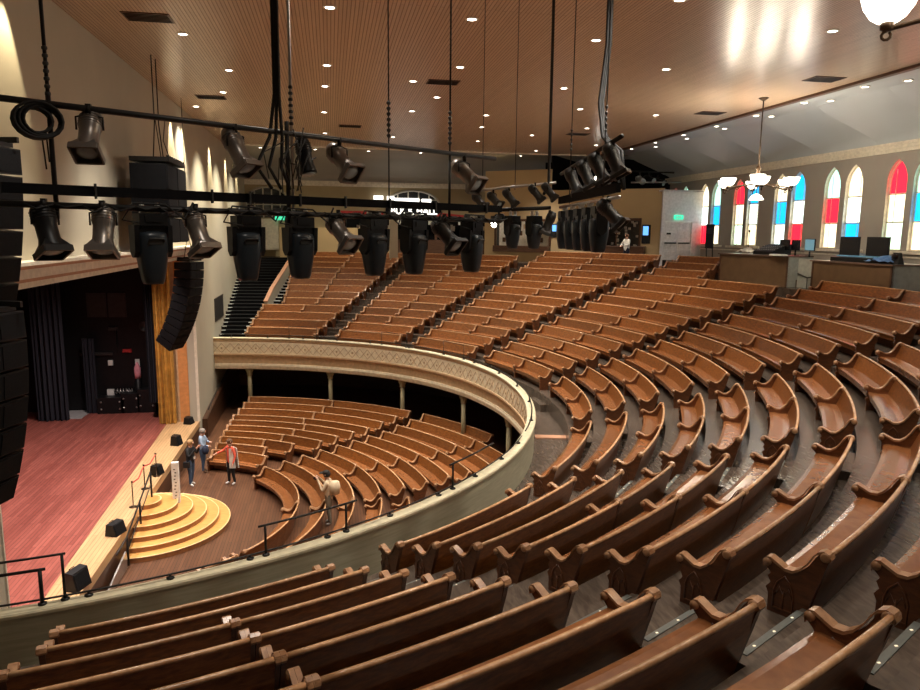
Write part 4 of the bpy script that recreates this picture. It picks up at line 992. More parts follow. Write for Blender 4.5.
# ------------------------------------------------------------------ chandeliers
def chandelier(c, lab, rad0, nb=6, ztop=5.6, rot=0.0, bs=1.0):
    r = empty('chandelier', c, lab, 'chandelier', None)
    b = MB(c); b.tube([c+Z_*.0, Vector((c.x, c.y, ztop))], .025, 6); b.lathe(c, Z_, [(.02, -.3), (.09, -.2), (.05, 0), (.12, .25), (.06, .4), (.12, .5), (.03, .62)], 12); b.lathe((c.x, c.y, ztop-.12), Z_, [(.05, 0), (.2, .1), (.2, .12)], 12); b.build('stem', M['brass'], r)
    prof = [(q*bs, h*bs) for q, h in [(.05, -.30), (.13, -.285), (.22, -.22), (.30, -.10), (.34, .03), (.345, .06), (.32, .06)]]
    for i in range(nb):
        a = 2*pi*i/nb+rot; e = Vector((cos(a), sin(a), 0)); p = c+e*rad0
        b = MB(c); b.tube([c-Z_*.12, c+e*(rad0*.5)-Z_*.20, p-Z_*.34, p-Z_*.30], .032, 6)
        b.lathe(p-Z_*.36, Z_, [(.04, 0), (.085, .02), (.085, .10), (.06, .12)], 12)
        b.tube([p-Z_*.36+e*(.055*sin(t*.7)) - Z_*(.055-.055*cos(t*.7)) for t in range(9)], .022, 5)
        b.tube([c+e*(rad0*.62)-Z_*.24+e*(.05*sin(t*.7))-Z_*(.05-.05*cos(t*.7)) for t in range(9)], .018, 5)
        am = b.build('arm', M['brass'], r)
        b = MB(c); b.lathe(p+Z_*(-.26+.30*bs), Z_, prof, 18); b.build('glass_bowl', M['bowl'], am)
    b = MB(c); b.lathe(c+Z_*.18, Z_, [(q*1.0, h*1.25) for q, h in prof], 20); b.build('centre_bowl', M['bowl'], r)
    b = MB(c); b.tube([c-Z_*.2, c-Z_*.7], .02, 5); b.build('pendant_rod', M['brass'], r)
    b = MB(c); b.lathe(c-Z_*.72, -Z_, [(.05, -.18), (.2, -.1), (.30, .06), (.28, .06)], 16); b.build('pendant_bowl', M['bowl'], r)
    return r
CH1 = onZ(766, 98, 5.6); chandelier(Vector((CH1.x-.1, CH1.y, 2.30)), 'bronze chandelier with white glass bowls hanging before the stained windows', 1.38, 6, 5.6, rad(4), .9)
bp = ray(889.5, 1)*(9.3/FPX); e2 = Vector((.8, -.6, 0))
chandelier(Vector((bp.x, bp.y, bp.z-.02))+e2*1.5, 'bronze chandelier close overhead, one white bowl showing at the top right corner', 1.5, 4, 5.6, atan2(.6, -.8))
# ------------------------------------------------------------------ ceiling lights and vents
LP = [(.1, 19.11), (0, 25.46), (-.09, 29.0), (-.17, 35.1), (3.79, 19.3), (4.46, 24.7), (7.71, 20.5), (-4.07, 22.5), (-3.4, 27.0), (-4.19, 31.2), (-5.9, 34.97), (3.15, 27.3), (4.48, 30.2), (7.43, 34.06), (8.05, 37.84), (9.0, 43.5), (9.0, 27.2), (11.19, 31.4), (11.45, 40.1), (13.83, 47.3), (13.52, 36.8), (16.6, 43.4), (11.34, 23.4), (15.17, 32.1), (13.65, 18.2), (8.35, 16.7), (-3.15, 45.8), (-.18, 42.4), (3.85, 33.8), (3.78, 43.0)]
VIS = len(LP)
EXTRA = [(0, 12), (6, 11), (12, 11), (0, 5), (6, 4), (12, 4), (17, 8), (-4, 14), (3, -3), (10, -4), (16, 0)]
gcell = {}
def ceil_light(x, y, z, lab, grp='round ceiling lights'):
    c = Vector((x, y, z)); r = empty('ceiling_light', c, lab, 'light', grp)
    b = MB(c); b.lathe(c, -Z_, [(.18, -.03), (.18, .02), (.125, .025), (.12, .0)], 16); b.build('trim_ring', M['white_trim'], r)
    b = MB(c); b.lathe(c+Z_*.0, -Z_, [(.12, 0), (.12, .012)], 14); b.build('lit_lens', M['lamp_on'], r)
def spot(name, loc, d, power, size=120, blend=.9, color=(1, .925, .82), rad_=.15):
    l = bpy.data.lights.new(name, 'SPOT'); l.energy = power; l.spot_size = rad(size); l.spot_blend = blend; l.color = color; l.shadow_soft_size = rad_
    o = bpy.data.objects.new(name, l); COL.objects.link(o); o.location = loc
    o.rotation_euler = Vector(d).to_track_quat('-Z', 'Y').to_euler(); return o
PD = 1000
def where_px(x, y, z):
    q = project((x, y, z)); return q
names_c = {}
for i, (x, y) in enumerate(LP+EXTRA):
    if i < VIS:
        ceil_light(x, y, 5.6, '', 'round lights in the wood ceiling')
    spot('ceiling_lamp', (x, y, 5.54), (0, 0, -1), PD if i < VIS else PD*(.9 if y > 8 else .42), 92, .8)
SOF = [(19.9+.05*i, 45.5-3.45*i) for i in range(9)]+[(20.9, 44-4.1*i) for i in range(8)]
for i, (x, y) in enumerate(SOF): ceil_light(x, y, 5.71, '', 'round lights in the grey side cove')
SOB = [(-4.6+3.7*i, 51.5) for i in range(6)]
for i, (x, y) in enumerate(SOB): ceil_light(x, y, 5.69, '', 'round lights in the far grey soffit')
# label each ceiling light by where it hangs
for grp, base in (('round lights in the wood ceiling', 'round lit downlight in the wood ceiling'), ('round lights in the grey side cove', 'round lit downlight in the grey strip above the windows'), ('round lights in the far grey soffit', 'round lit downlight in the far grey soffit')):
    obs = [o for o in bpy.data.objects if o.get('group') == grp and o.parent is None]
    obs.sort(key=lambda o: project(o.location)[0] if project(o.location) else 9999)
    words = ['leftmost']+['%s from the left' % w for w in (ORD[1:]+['eighteenth', 'nineteenth', 'twentieth', 'twenty-first', 'twenty-second', 'twenty-third', 'twenty-fourth', 'twenty-fifth', 'twenty-sixth', 'twenty-seventh', 'twenty-eighth', 'twenty-ninth', 'thirtieth'])]
    for o, w in zip(obs, words): o['label'] = base+', '+w
for i, (px, py) in enumerate([(148, 17), (211, 97), (443, 82), (710, 113), (824, 79), (350, 126), (578, 134)]):
    p = onZ(px, py, 5.6); v = empty('ceiling_vent', p, 'dark air vent in the wood ceiling, %s' % ['above the left wall', 'near the uplit wall', 'above the middle of the rig', 'beside the chandelier rod', 'at upper right near the cove', 'beyond the thick cables', 'above the right hand rig'][i], 'vent', 'ceiling vents')
    b = MB(p); b.box(p-Z_*.01, (1.2, .8, .03)); b.build('vent_frame', M['darkwood'], v)
    b = MB(p)
    for q in range(6): b.box(p+Vector((0, -.3+.12*q, -.03)), (1.1, .03, .02))
    b.build('slat', M['iron'], v)
# ------------------------------------------------------------------ signs and kiosk on the far wall
c = Vector((6.9, 59.6, 1.9)); r = empty('hall_sign', c, 'lit white lettering of the hall name on the far wall', 'sign')
text('BUCK HALL', (6.95, 59.5, 1.55), .86, M['neon'], r, 'lettering', (pi/2, 0, 0), .05, .86)
b = MB(c); b.bbox((4.6, 59.62, 1.38), (9.3, 59.75, 2.40)); b.build('sign_board', M['blackmatte'], r)
r = empty('lit_sign_bars', Vector((6, 59.5, 2.75)), 'broken row of glowing white strips above the hall lettering', 'sign')
b = MB(r.location)
for x0, x1, z in ((3.6, 4.4, 2.86), (4.7, 5.3, 2.84), (5.3, 7.4, 2.70), (7.6, 8.4, 2.66)): b.bbox((x0, 59.5, z-.16), (x1, 59.6, z+.16))
b.build('light_strip', M['neon'], r)
m = MB((3, 59.5, 1.7)); m.bbox((.9, 59.45, 1.3), (4.4, 59.6, 1.75)); tag(m.build('red_valance', M['red']), 'red valance strip left of the hall lettering', 'valance')
m = MB((11, 59.5, 1.5)); m.prism([(8.6, 59.45, 1.25), (13.3, 59.45, 1.0), (13.3, 59.45, 1.35), (9.2, 59.45, 1.7)], (0, .15, 0)); tag(m.build('red_valance', M['red']), 'red valance strip right of the hall lettering', 'valance')
k_ = empty('concession_stand', Vector((9, 58.5, -1.7)), 'dark concession stand below the hall lettering', 'stand')
b = MB(k_.location)
for x in (1.2, 4.0, 6.2, 8.6, 11.0, 13.2): b.bbox((x-.09, 58.0, -1.7), (x+.09, 58.2, 1.3))
b.bbox((1.0, 58.0, 1.1), (13.4, 58.3, 1.35)); b.build('frame', M['darkwood'], k_)
b = MB(k_.location); b.bbox((1.0, 59.6, -1.7), (13.4, 59.7, 1.3)); b.build('back_board', M['blackmatte'], k_)
b = MB(k_.location); b.bbox((1.0, 57.7, -1.7), (13.4, 58.2, -.55)); b.build('counter', M['darkwood'], k_)
random.seed(11)
for i in range(14):
    x = 1.6+.85*i; c = Vector((x, 59.2, -.1+.5*(i % 3))); mt = random.choice([M['ltblue'], M['paper'], M['navy'], M['tan'], M['offwhite']])
    m = MB(c); m.box(c, (.55, .12, .42)); m.box(c+Z_*.26, (.2, .1, .1)); o = m.build('hung_shirt', mt)
    tag(o, 'folded shirt on the stand back board, %s from the left' % (ORD[i] if i else 'first'), 'shirt', 'shirts hung in the concession stand')
exit_sign(Vector((7.1, 58.9, .92)), .8, 'green lit exit sign below the hall lettering')
exit_sign(Vector((-3.9, 58.9, 1.05)), .8, 'green lit exit sign near the far stair wall')
# serving window, counter, screens and kiosk on the beige wall
def wobj(name, boxes, mat, label=None, cat=None, parent=None, base=None):
    c = base.location if base else parent.location if parent else onW((boxes[0][0]+boxes[0][1])/2, 230)
    m = MB(c)
    for b_ in boxes: wq(m, *b_)
    return tag(m.build(name, mat, parent), label, cat)
wobj('bar_frame', [(597, 642.5, .98, 1.16, .2, .08), (597, 599, -1.2, 1.1, .2, .08), (640.5, 642.5, -1.2, 1.1, .2, .08), (617, 618, -1.2, 1.0, .1, .05)], M['darkwood'], 'dark wooden frame of the serving window in the beige wall', 'frame')
r = empty('serving_counter', onW(622, 245), 'dark serving counter behind the top pews', 'counter')
wobj('counter_front', [(596, 648, -1.65, -.78, .3, .6)], M['darkwood'], parent=r); wobj('counter_top', [(595.5, 648.5, -.78, -.72, .28, .68)], M['counter'], parent=r)
def tv(px0, px1, z0, z1, lab):
    r = empty('wall_screen', onW((px0+px1)/2, 232), lab, 'screen')
    hs = wobj('housing', [(px0, px1, z0, z1, .2, .06)], M['monitor'], parent=r)
    wobj('screen', [(px0+(px1-px0)*.12, px1-(px1-px0)*.25, z0+(z1-z0)*.45, z1-(z1-z0)*.08, .262, .01)], M['screen_blue'], parent=hs, base=r)
tv(643.5, 652, -.55, .72, 'blue glowing wall screen right of the serving window')
tv(552.5, 564, -.2, .75, 'blue glowing wall screen left of the serving window')
random.seed(5); r = empty('shelf_display', onW(612, 232), 'grey shelf display dimly seen through the serving window', 'display'); r['kind'] = 'stuff'
m = MB(r.location)
for i in range(40):
    px = 599+41*random.random(); z = -1.1+2.0*random.random(); wq(m, px, px+2.2, z, z+.16, -1.2, .1)
m.build('shelf_goods', M['silver'], r)
r = empty('lit_kiosk', onW(524, 235), 'lit shelves of a souvenir kiosk left of the beige wall', 'kiosk')
wobj('back_panel', [(495, 553, -1.3, 1.1, -.9, .08)], M['paper'], parent=r)
wobj('frame', [(496, 552.5, .92, 1.10, .2, .06), (496, 498, -1.3, 1, .2, .06), (535, 537, -1.3, 1, .2, .06), (550.5, 552.5, -1.3, 1, .2, .06), (496, 552, -1.3, -.85, .2, .3)], M['darkwood'], parent=r)
random.seed(8)
for i in range(12):
    px = 499+4.2*i; z = -.6+.5*(i % 3); wobj('picture_card', [(px, px+3, z, z+.34, -.75, .05)], random.choice([M['tan'], M['hair_brown'], M['navy'], M['offwhite']]), parent=r)
bx('column_post', (4.35, 52.6, -2.0), (4.95, 53.2, 1.2), M['wall'], None, None, 'pale square post at the top of an aisle beyond the rig', 'post')
# ------------------------------------------------------------------ far stairs by the left wall
sr = empty('wall_stairs', pol(17.5, rad(84), ZWALK), 'dark wall stairs with white edged treads climbing beside the far left wall', 'stairs')
def ang_in(r): return min(rad(88.5), math.acos(max(-1, min(1, (XW+.06-CB[0])/r))))
for k in range(14):
    for h in (0, 1):
        r0 = 15.53+PIT*k+.525*h; r1_ = r0+.56; z0 = (ZWALK if k == 0 else ZF(k-1)); z1 = z0+(ZF(k)-z0)*(h+1)/2+.045
        a0 = rad(80.9) if k < 4 else (rad(80.2)); a1 = min(ang_in(r0), ang_in(r1_))
        b = MB(sr.location); b.prism([pol(r0, a0, z1-.02), pol(r0, a1, z1-.02), pol(r1_, a1, z1-.02), pol(r1_, a0, z1-.02)], (0, 0, -.34))
        t = b.build('tread', M['blackmatte'], sr)
        b = MB(sr.location)
        for aa, bb in ((a0, a0+.015), (a1-.015, a1)): b.prism([pol(r0-.012, aa, z1-.05), pol(r0-.012, bb, z1-.05), pol(r0+.06, bb, z1-.05), pol(r0+.06, aa, z1-.05)], (0, 0, .04))
        b.build('edge_mark', M['white'], t)
ir = empty('side_stairs', pol(22, rad(78.4), ZF(4)), 'short dark stairs between the cream stair wall and the pews', 'stairs')
for k in range(4, 12):
    for h in (0, 1):
        r0 = 15.53+PIT*k+.525*h; r1_ = r0+.56; z0 = ZF(k-1); z1 = z0+(ZF(k)-z0)*(h+1)/2+.045
        a0 = edge('S7f', k)+.004; a1 = rad(79.4)
        b = MB(ir.location); b.prism([pol(r0, a0, z1-.02), pol(r0, a1, z1-.02), pol(r1_, a1, z1-.02), pol(r1_, a0, z1-.02)], (0, 0, -.34)); t = b.build('tread', M['blackmatte'], ir)
        b = MB(ir.location); b.prism([pol(r0-.012, a1-.02, z1-.05), pol(r0-.012, a1, z1-.05), pol(r0+.06, a1, z1-.05), pol(r0+.06, a1-.02, z1-.05)], (0, 0, .04)); b.build('edge_mark', M['white'], t)
m = MB(); a = rad(79.8)
Q = [(20.4, ZF(3)-.3), (31, ZF(12)-.3), (31, ZF(12)+1.55), (22.0, ZF(5)+1.0), (20.4, ZF(3)+.95)]
m.prism([pol(r, rad(79.45), z) for r, z in Q], Vector((-sin(a), cos(a), 0))*.2)
struct(m.build('wall_stairs_side', M['wall']))
m = MB(); m.prism([pol(r, rad(79.4), z+.0) for r, z in ((20.35, ZF(3)+.95), (22.0, ZF(5)+1.0), (31.05, ZF(12)+1.55), (31.05, ZF(12)+1.62), (22.0, ZF(5)+1.08), (20.35, ZF(3)+1.03))], Vector((-sin(a), cos(a), 0))*.26)
struct(m.build('trim_10', M['pink_trim']))
bx('wall_back_row', (-3.9, 57.4, -3.0), (5.2, 57.6, .35), M['beige'], 'structure')
bx('back_door', (-5.6, 59.3, -1.5), (-4.1, 59.5, 1.0), M['white_trim'], None, None, 'pale slatted panel at the top of the far stairs', 'panel')
# ------------------------------------------------------------------ balcony rails and step lights
def crest(a, du=0.03, z=-6.05): return pol(par_r(a)+du, a, z)
def rail(name, a0, a1, z, lab, posts, r=.022, du=.05, n=14):
    c = crest(rad((a0+a1)/2)); R_ = empty(name, c, lab, 'rail'); 
    pts = [crest(rad(a0+(a1-a0)*i/n), du, z) for i in range(n+1)]
    b = MB(c); b.tube(pts, r, 6); b.build('rail_tube', M['iron'], R_)
    for p in posts:
        q = crest(rad(p), du, -6.05); b = MB(c); b.tube([q, Vector((q.x, q.y, z))], r*1.2, 6); b.lathe(q, Z_, [(.07, 0), (.07, .025), (.03, .04)], 10); b.build('rail_post', M['iron'], R_)
    return R_
A_ = lambda px, py: deg(atan2(onZ(px, py, -6.05).y-CB[1], onZ(px, py, -6.05).x-CB[0]))
a1_, a2_, a3_, a4_, a5_ = A_(43, 603), A_(264, 553), A_(337, 531), A_(446, 487), A_(476, 468)
rail('balcony_rail', -84, -28, -5.97, 'low black pipe rail along the near balcony front', [-76, -66, A_(170, 577), -60, -54, -48, -42, -36, -30], .018, .04, 40)
rail('balcony_rail', -27, 84, -5.88, 'low dark rail running round the far balcony front', [-20, -10, 0, 10, 20, 30, 40, 50, 58, 66, 74, 82], .022, .10, 60)
rail('raised_rail', a2_-.5, a3_+1.5, -5.45, 'raised black rail on the balcony front above the steps', [a2_, a3_+.5], .022)
rail('raised_rail', a4_-.5, a5_+1.5, -5.42, 'raised black rail on the balcony front near the sharp curve', [a4_], .022)
rail('raised_rail', -84, a1_+.3, -5.45, 'raised black rail at the lower left corner by the stage', [a1_], .026)
rail('raised_rail', -84, a1_+1.4, -5.25, 'second raised black rail behind the lower left one', [a1_+1.2], .02, .02)
for a, lab in ((44, 'thin tall rail post frame on the far balcony front, left of middle'), (27, 'thin tall rail post frame on the far balcony front, at the right'), (66, 'thin tall rail post frame on the far balcony front, near the stairs')):
    rail('rail_frame', a-3.2, a+3.2, -5.35, lab, [a-3.2, a+3.2], .014, .12, 6)
m = MB(crest(rad(1))); a = rad(-16)
# floor light tile on the balcony walk
p = onZ(552, 437.5, ZWALK); c = Vector((p.x, p.y, ZWALK)); aa = atan2(p.y-CB[1], p.x-CB[0])
ra, rb = par_r(aa)+.28, 16.35
m = MB(c); m.prism([pol(ra, aa-.012, ZWALK), pol(rb, aa-.012, ZWALK), pol(rb, aa+.012, ZWALK), pol(ra, aa+.012, ZWALK)], (0, 0, .04)); tag(m.build('step_edge', M['pink_trim']), 'reddish step edge across the balcony walk at the curve', 'step edge')
NW = ['lowest', 'second', 'third', 'fourth', 'fifth', 'sixth', 'seventh', 'eighth', 'ninth', 'tenth']
for ka, kb, nm, ks in (('S0f', 'S1n', 'nearest aisle', range(0, 9)), ('S1f', 'S2n', 'second aisle', range(2, 9))):
    for k in ks:
        rb = RK(k)+.06-.27; z = (ZF(k)+ZF(k+1))/2; a0, a1 = edge(ka, k)+.006, edge(kb, k)-.006
        if not visible(pol(rb, (a0+a1)/2, z)): continue
        c = pol(rb, (a0+a1)/2, z); s_ = empty('step_light_strip', c, 'grey step edge strip with light dots in the %s, %s step' % (nm, NW[k]), 'step light', 'lit step edges in the aisles')
        b = MB(c); b.prism([pol(rb-.01, a0, z), pol(rb-.01, a1, z), pol(rb+.06, a1, z), pol(rb+.06, a0, z)], (0, 0, .012)); st_ = b.build('strip', M['strip'], s_)
        b = MB(c); n = 3
        for i in range(n):
            a = a0+(a1-a0)*(i+.5)/n; b.box(pol(rb+.025, a, z+.014), (.026, .018, .008))
        b.build('light_dot', M['dot'], s_)
# ------------------------------------------------------------------ people
def person(loc, face, H, cols, lab, arms, lean=0.0, hairm='hair_brown', extra=None):
    """one skinned body; arms = ((elbow, wrist) left, (elbow, wrist) right) in body axes x=right y=front z=up (fractions of H)"""
    root = empty('person', loc, lab, 'person'); root.rotation_euler.z = face
    P = {'pel': (0, 0, .53), 'wst': (0, .01, .60), 'chs': (0, .012+lean*.4, .72), 'nck': (0, .008+lean, .83), 'hd0': (0, .022+lean, .875), 'hd1': (0, .026+lean, .945), 'top': (0, .018+lean, .985)}
    E_ = [('pel', 'wst'), ('wst', 'chs'), ('chs', 'nck'), ('nck', 'hd0'), ('hd0', 'hd1'), ('hd1', 'top')]
    Rr = {'pel': .085, 'wst': .075, 'chs': .088, 'nck': .034, 'hd0': .046, 'hd1': .058, 'top': .030}
    seg = []
    for s, sd in ((-1, 'l'), (1, 'r')):
        el, wr = arms[0 if s < 0 else 1]
        P.update({'sh'+sd: (s*.098, lean*.8, .805), 'el'+sd: el, 'wr'+sd: wr})
        e, w = Vector(el), Vector(wr); dd = (w-e).normalized()
        P['hn'+sd] = tuple(w+dd*.035); Rr.update({'sh'+sd: .040, 'el'+sd: .026, 'wr'+sd: .018, 'hn'+sd: .020})
        E_ += [('chs', 'sh'+sd), ('sh'+sd, 'el'+sd), ('el'+sd, 'wr'+sd), ('wr'+sd, 'hn'+sd)]
        sv = (dd.cross(Vector((0, 0, 1))) if abs(dd.z) < .9 else Vector((1, 0, 0))).normalized()
        for fi in range(4):
            b0 = w+dd*.045+sv*(.011*(fi-1.5)); b1 = b0+dd*(.022+.004*(1 if fi in (1, 2) else 0)); b2 = b1+(dd*.7+Vector((0, .3, -.5))).normalized()*.018
            P['f%d%s' % (fi, sd)] = tuple(b0); P['g%d%s' % (fi, sd)] = tuple(b1); P['k%d%s' % (fi, sd)] = tuple(b2)
            Rr.update({'f%d%s' % (fi, sd): .0056, 'g%d%s' % (fi, sd): .0052, 'k%d%s' % (fi, sd): .0045})
            E_ += [('hn'+sd, 'f%d%s' % (fi, sd)), ('f%d%s' % (fi, sd), 'g%d%s' % (fi, sd)), ('g%d%s' % (fi, sd), 'k%d%s' % (fi, sd))]
        P['t0'+sd] = tuple(w+dd*.03+sv*(.024)); P['t1'+sd] = tuple(w+dd*.05+sv*.032); Rr.update({'t0'+sd: .0065, 't1'+sd: .0055}); E_ += [('wr'+sd, 't0'+sd), ('t0'+sd, 't1'+sd)]
        fx = s*.055
        P.update({'hp'+sd: (s*.052, 0, .50), 'kn'+sd: (fx*1.05, .012+.012*s, .28), 'an'+sd: (fx*1.1, -.012+.03*s, .045), 'to'+sd: (fx*1.35, .075+.03*s, .018)})
        Rr.update({'hp'+sd: .066, 'kn'+sd: .040, 'an'+sd: .026, 'to'+sd: .022})
        E_ += [('pel', 'hp'+sd), ('hp'+sd, 'kn'+sd), ('kn'+sd, 'an'+sd), ('an'+sd, 'to'+sd)]
    ks = list(P); me = bpy.data.meshes.new('body'); me.from_pydata([tuple(Vector(P[k])*H) for k in ks], [(ks.index(a), ks.index(b)) for a, b in E_], [])
    o = bpy.data.objects.new('body', me); COL.objects.link(o)
    md = o.modifiers.new('skin', 'SKIN'); sk = me.skin_vertices[0].data
    for i, k in enumerate(ks):
        r = Rr[k]*H; sk[i].radius = (r*(1.25 if k in ('chs', 'pel', 'wst') else 1), r*(.85 if k in ('chs', 'pel', 'wst') else 1)); sk[i].use_root = (k == 'pel')
    sb = o.modifiers.new('sub', 'SUBSURF'); sb.levels = 1; sb.render_levels = 1
    dg = bpy.context.evaluated_depsgraph_get(); m2 = bpy.data.meshes.new_from_object(o.evaluated_get(dg)); bpy.data.objects.remove(o)
    m2.name = 'body'; m2.materials.clear()
    for c in cols: m2.materials.append(M[c])           # skin, top, legs, shoes
    SE = [(a, b, (0 if a in ('nck', 'hd0', 'hd1') or a[:2] in ('wr', 'hn', 't0') or a[0] in 'fg' else 3 if a[:2] == 'an' else 2 if (a[:2] in ('hp', 'kn') or b[:2] == 'hp') else 1)) for a, b in E_]
    for p in m2.polygons:
        c = p.center/H; best = (9, 0)
        for a, b, mi in SE:
            A, B = Vector(P[a]), Vector(P[b]); t = max(0, min(1, (c-A).dot(B-A)/max(1e-9, (B-A).length_squared))); dd = (A+(B-A)*t-c).length/ (Rr[a]*(1-t)+Rr[b]*t)
            if dd < best[0]: best = (dd, mi)
        p.material_index = best[1]; p.use_smooth = True
    body = bpy.data.objects.new('body', m2); COL.objects.link(body); body.parent = root
    hc = Vector(P['hd1'])*H
    b = MB(); b.lathe(hc+Vector((0, -.012*H, -.03*H)), Z_, [(.052*H, -.02*H), (.064*H, .01*H), (.066*H, .035*H), (.052*H, .065*H), (.02*H, .082*H)], 14); b.build('hair', M[hairm], root, (0, 0, 0))
    b = MB(); f = hc+Vector((0, .058*H, 0))
    b.lathe(f+Vector((0, -.004*H, -.010*H)), Y_, [(.011*H, 0), (.006*H, .014*H)], 8)
    b.box(f+Vector((0, -.006*H, -.032*H)), (.026*H, .008*H, .006*H))
    for s in (-1, 1): b.lathe(hc+Vector((s*.058*H, 0, -.008*H)), X_*s, [(.014*H, 0), (.010*H, .008*H)], 8)
    b.build('face_features', M[cols[0]], root, (0, 0, 0))
    b = MB()
    for s in (-1, 1): b.lathe(f+Vector((s*.022*H, -.008*H, .004*H)), Y_, [(.007*H, 0), (.004*H, .004*H)], 8)
    b.build('eyes', M['hair_dark'], root, (0, 0, 0))
    if extra: extra(root, H, P)
    return root
def up_arm(s, out=.15, fw=.07, zz=.66, wx=.05, wy=.19, wz=.84): return ((s*out, fw, zz), (s*wx, wy, wz))
def dn_arm(s): return ((s*.155, -.01, .64), (s*.165, .05, .51))
def ex1(r, H, P):
    b = MB(); b.box((.16*H, .02*H, .50*H), (.05*H, .13*H, .12*H)); b.tube([(.15*H, .02*H, .55*H), (.02*H, .09*H, .74*H), (-.09*H, .0, .80*H)], .007*H, 5); b.build('shoulder_bag', M['blk'], r, (0, 0, 0))
    b = MB(); b.box((.02*H, .115*H, .62*H), (.055*H, .012*H, .05*H)); b.build('badge', M['paper'], r, (0, 0, 0))
def ex2(r, H, P):
    b = MB(); b.lathe((.12*H, .11*H, .60*H), (.3, .2, -1), [(.03*H, -.05*H), (.07*H, 0), (.075*H, .09*H), (.04*H, .15*H)], 10); b.build('folded_coat', M['navy'], r, (0, 0, 0))
def ex3(r, H, P):
    b = MB(); 
    for s in (-1, 1): b.prism([(s*.055*H, .07*H, .80*H), (s*.12*H, .02*H, .79*H), (s*.135*H, .0, .38*H), (s*.06*H, .075*H, .38*H)], (s*.012*H, -.02*H, 0))
    b.prism([(-.125*H, -.06*H, .80*H), (.125*H, -.06*H, .80*H), (.14*H, -.09*H, .37*H), (-.14*H, -.09*H, .37*H)], (0, -.018*H, 0)); b.build('long_cardigan', M['offwhite'], r, (0, 0, 0))
def ex4(r, H, P):
    b = MB(); b.lathe((0, -.10*H, .70*H), Z_, [(.03*H, -.14*H), (.095*H, -.11*H), (.11*H, 0), (.09*H, .10*H), (.03*H, .12*H)], 12); b.build('backpack', M['tan'], r, (0, 0, 0))
    b = MB(); b.lathe(Vector(P['hd1'])*H+Z_*(.012*H), Z_, [(.066*H, 0), (.064*H, .03*H), (.03*H, .05*H)], 12); b.box(Vector(P['hd1'])*H+Vector((0, .085*H, .012*H)), (.09*H, .07*H, .008*H)); b.build('cap', M['hair_dark'], r, (0, 0, 0))
    b = MB(); b.box((0, .235*H, .85*H), (.08*H, .03*H, .05*H)); b.lathe((0, .25*H, .85*H), Y_, [(.02*H, 0), (.02*H, .03*H)], 8); b.build('camera', M['black'], r, (0, 0, 0))
def fdir(dx, dy): return atan2(dy, dx)-pi/2
person(Vector((-5.95, 30.0, ZMF)), fdir(.8, -.35), 2.02, ('skin', 'blk', 'jeans', 'shoe'), 'person in black top and dark jeans standing closest to the stage front', (up_arm(-1), up_arm(1)), 0, 'hair_blond', ex1)
person(Vector((-5.75, 31.7, ZMF)), fdir(.9, -.2), 2.02, ('skin2', 'ltblue', 'jeans', 'hair_brown'), 'person in light blue shirt holding a dark coat, behind the one in black', (up_arm(-1, .14, .06, .66, .03, .16, .68), up_arm(1, .15, .06, .65, .08, .15, .62)), 0, 'hair_grey', ex2)
person(Vector((-4.3, 29.9, ZMF)), fdir(-.75, -.6), 2.02, ('skin', 'coral', 'blk', 'shoe'), 'person in coral top and long pale cardigan beside the front pew', (dn_arm(-1), ((.17, .06, .72), (.20, .19, .68))), 0, 'hair_brown', ex3)
person(Vector((-.2, 25.05, ZMF)), fdir(-.9, .3), 2.05, ('skin2', 'tan', 'khaki', 'shoe'), 'person with tan backpack and dark cap photographing between the main floor pews', (up_arm(-1), up_arm(1)), .02, 'hair_dark', ex4)
person(Vector((19.05, 43.6, ZF(13))), fdir(-.85, -.4), 2.12, ('skin', 'offwhite', 'navy', 'shoe'), 'person in cream top standing behind the top pew row near the white doors', (up_arm(-1, .14, .07, .66, .04, .2, .63), up_arm(1, .14, .07, .66, .06, .2, .62)), 0, 'hair_brown')
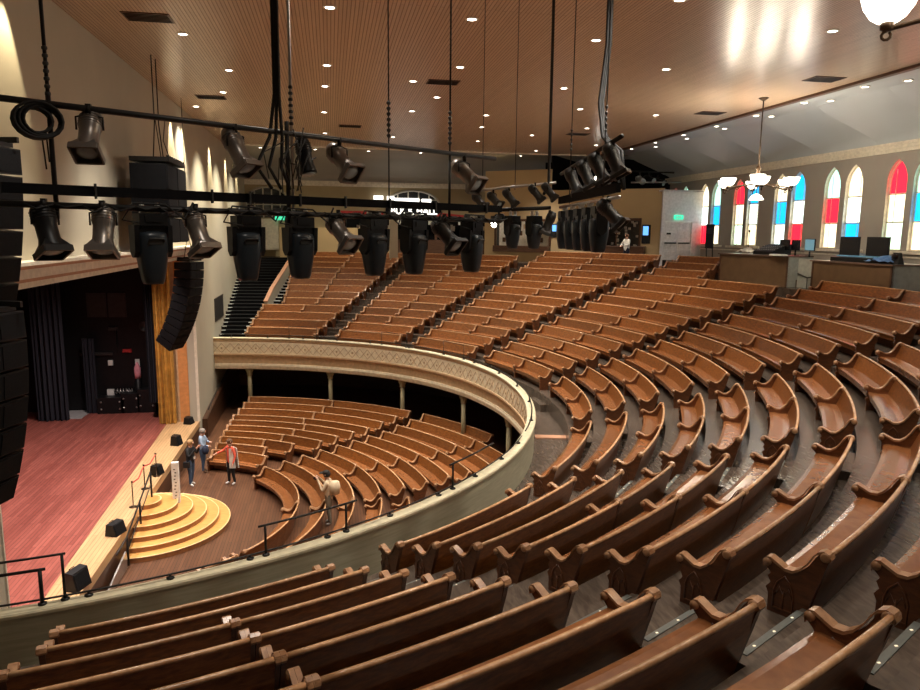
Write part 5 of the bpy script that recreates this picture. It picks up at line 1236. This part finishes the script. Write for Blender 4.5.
# ------------------------------------------------------------------ light
w = bpy.data.worlds.new('world'); S.world = w; w.use_nodes = True
w.node_tree.nodes['Background'].inputs['Color'].default_value = (.75, .85, 1, 1); w.node_tree.nodes['Background'].inputs['Strength'].default_value = .6
def area(name, loc, d, sx, sy, power, color):
    l = bpy.data.lights.new(name, 'AREA'); l.shape = 'RECTANGLE'; l.size = sx; l.size_y = sy; l.energy = power; l.color = color
    o = bpy.data.objects.new(name, l); COL.objects.link(o); o.location = loc; o.rotation_euler = Vector(d).to_track_quat('-Z', 'Y').to_euler(); return o
# wall washers in the ceiling along the stage wall
for y, pw in ((14.6, 500), (17.2, 300), (33.2, 420), (35.6, 520), (43.2, 520), (49.5, 420), (55, 300)):
    spot('wall_wash_and_fill', (XW+.42, y, 5.5), (-.10, 0, -1), pw*2.2, 42, .5, (1, .82, .52), .05)
# stage wash from behind the header, steps wash
for y in (15, 20, 26, 32): spot('stage_lamp', (-8.6, y, .6), (-.25, 0, -1), 1800, 110, .8, (1, .84, .78), .3)
for y in (17, 22, 27, 32): spot('lip_lamp', (-4.0, y, 5.0), (-.3, 0, -1), 500, 50, .8, (1, .88, .70), .2)

def point(name, loc, power, color, r=.3):
    l = bpy.data.lights.new(name, 'POINT'); l.energy = power; l.color = color; l.shadow_soft_size = r
    o = bpy.data.objects.new(name, l); COL.objects.link(o); o.location = loc; return o
for i in range(6):
    a = 2*pi*i/6+rad(4); point('chandelier_lamp', (CH1.x-.1+1.38*cos(a), CH1.y+1.38*sin(a), 2.75), 70, (1, .86, .66), .15)
c_ = Vector((bp.x, bp.y, bp.z-.02))+e2*1.5
for i in range(4):
    a = 2*pi*i/4+atan2(.6, -.8); point('chandelier_lamp', (c_.x+1.5*cos(a), c_.y+1.5*sin(a), c_.z+.55), 70, (1, .86, .66), .15)

# wide fill spots added to brighten the far stage wall; lamps of the far soffit
for y, pw in ((39.5, 1500), (45.5, 1300), (52, 900)): spot('wall_wash_and_fill', (XW+2.6, y, 5.5), (-.38, 0, -1), pw, 80, .9, (1, .90, .70), .15)
for x_ in (0, 6, 12): spot('soffit_lamp', (x_, 52.5, 5.6), (0, .25, -1), 700, 120, .9, (1, .88, .66), .15)
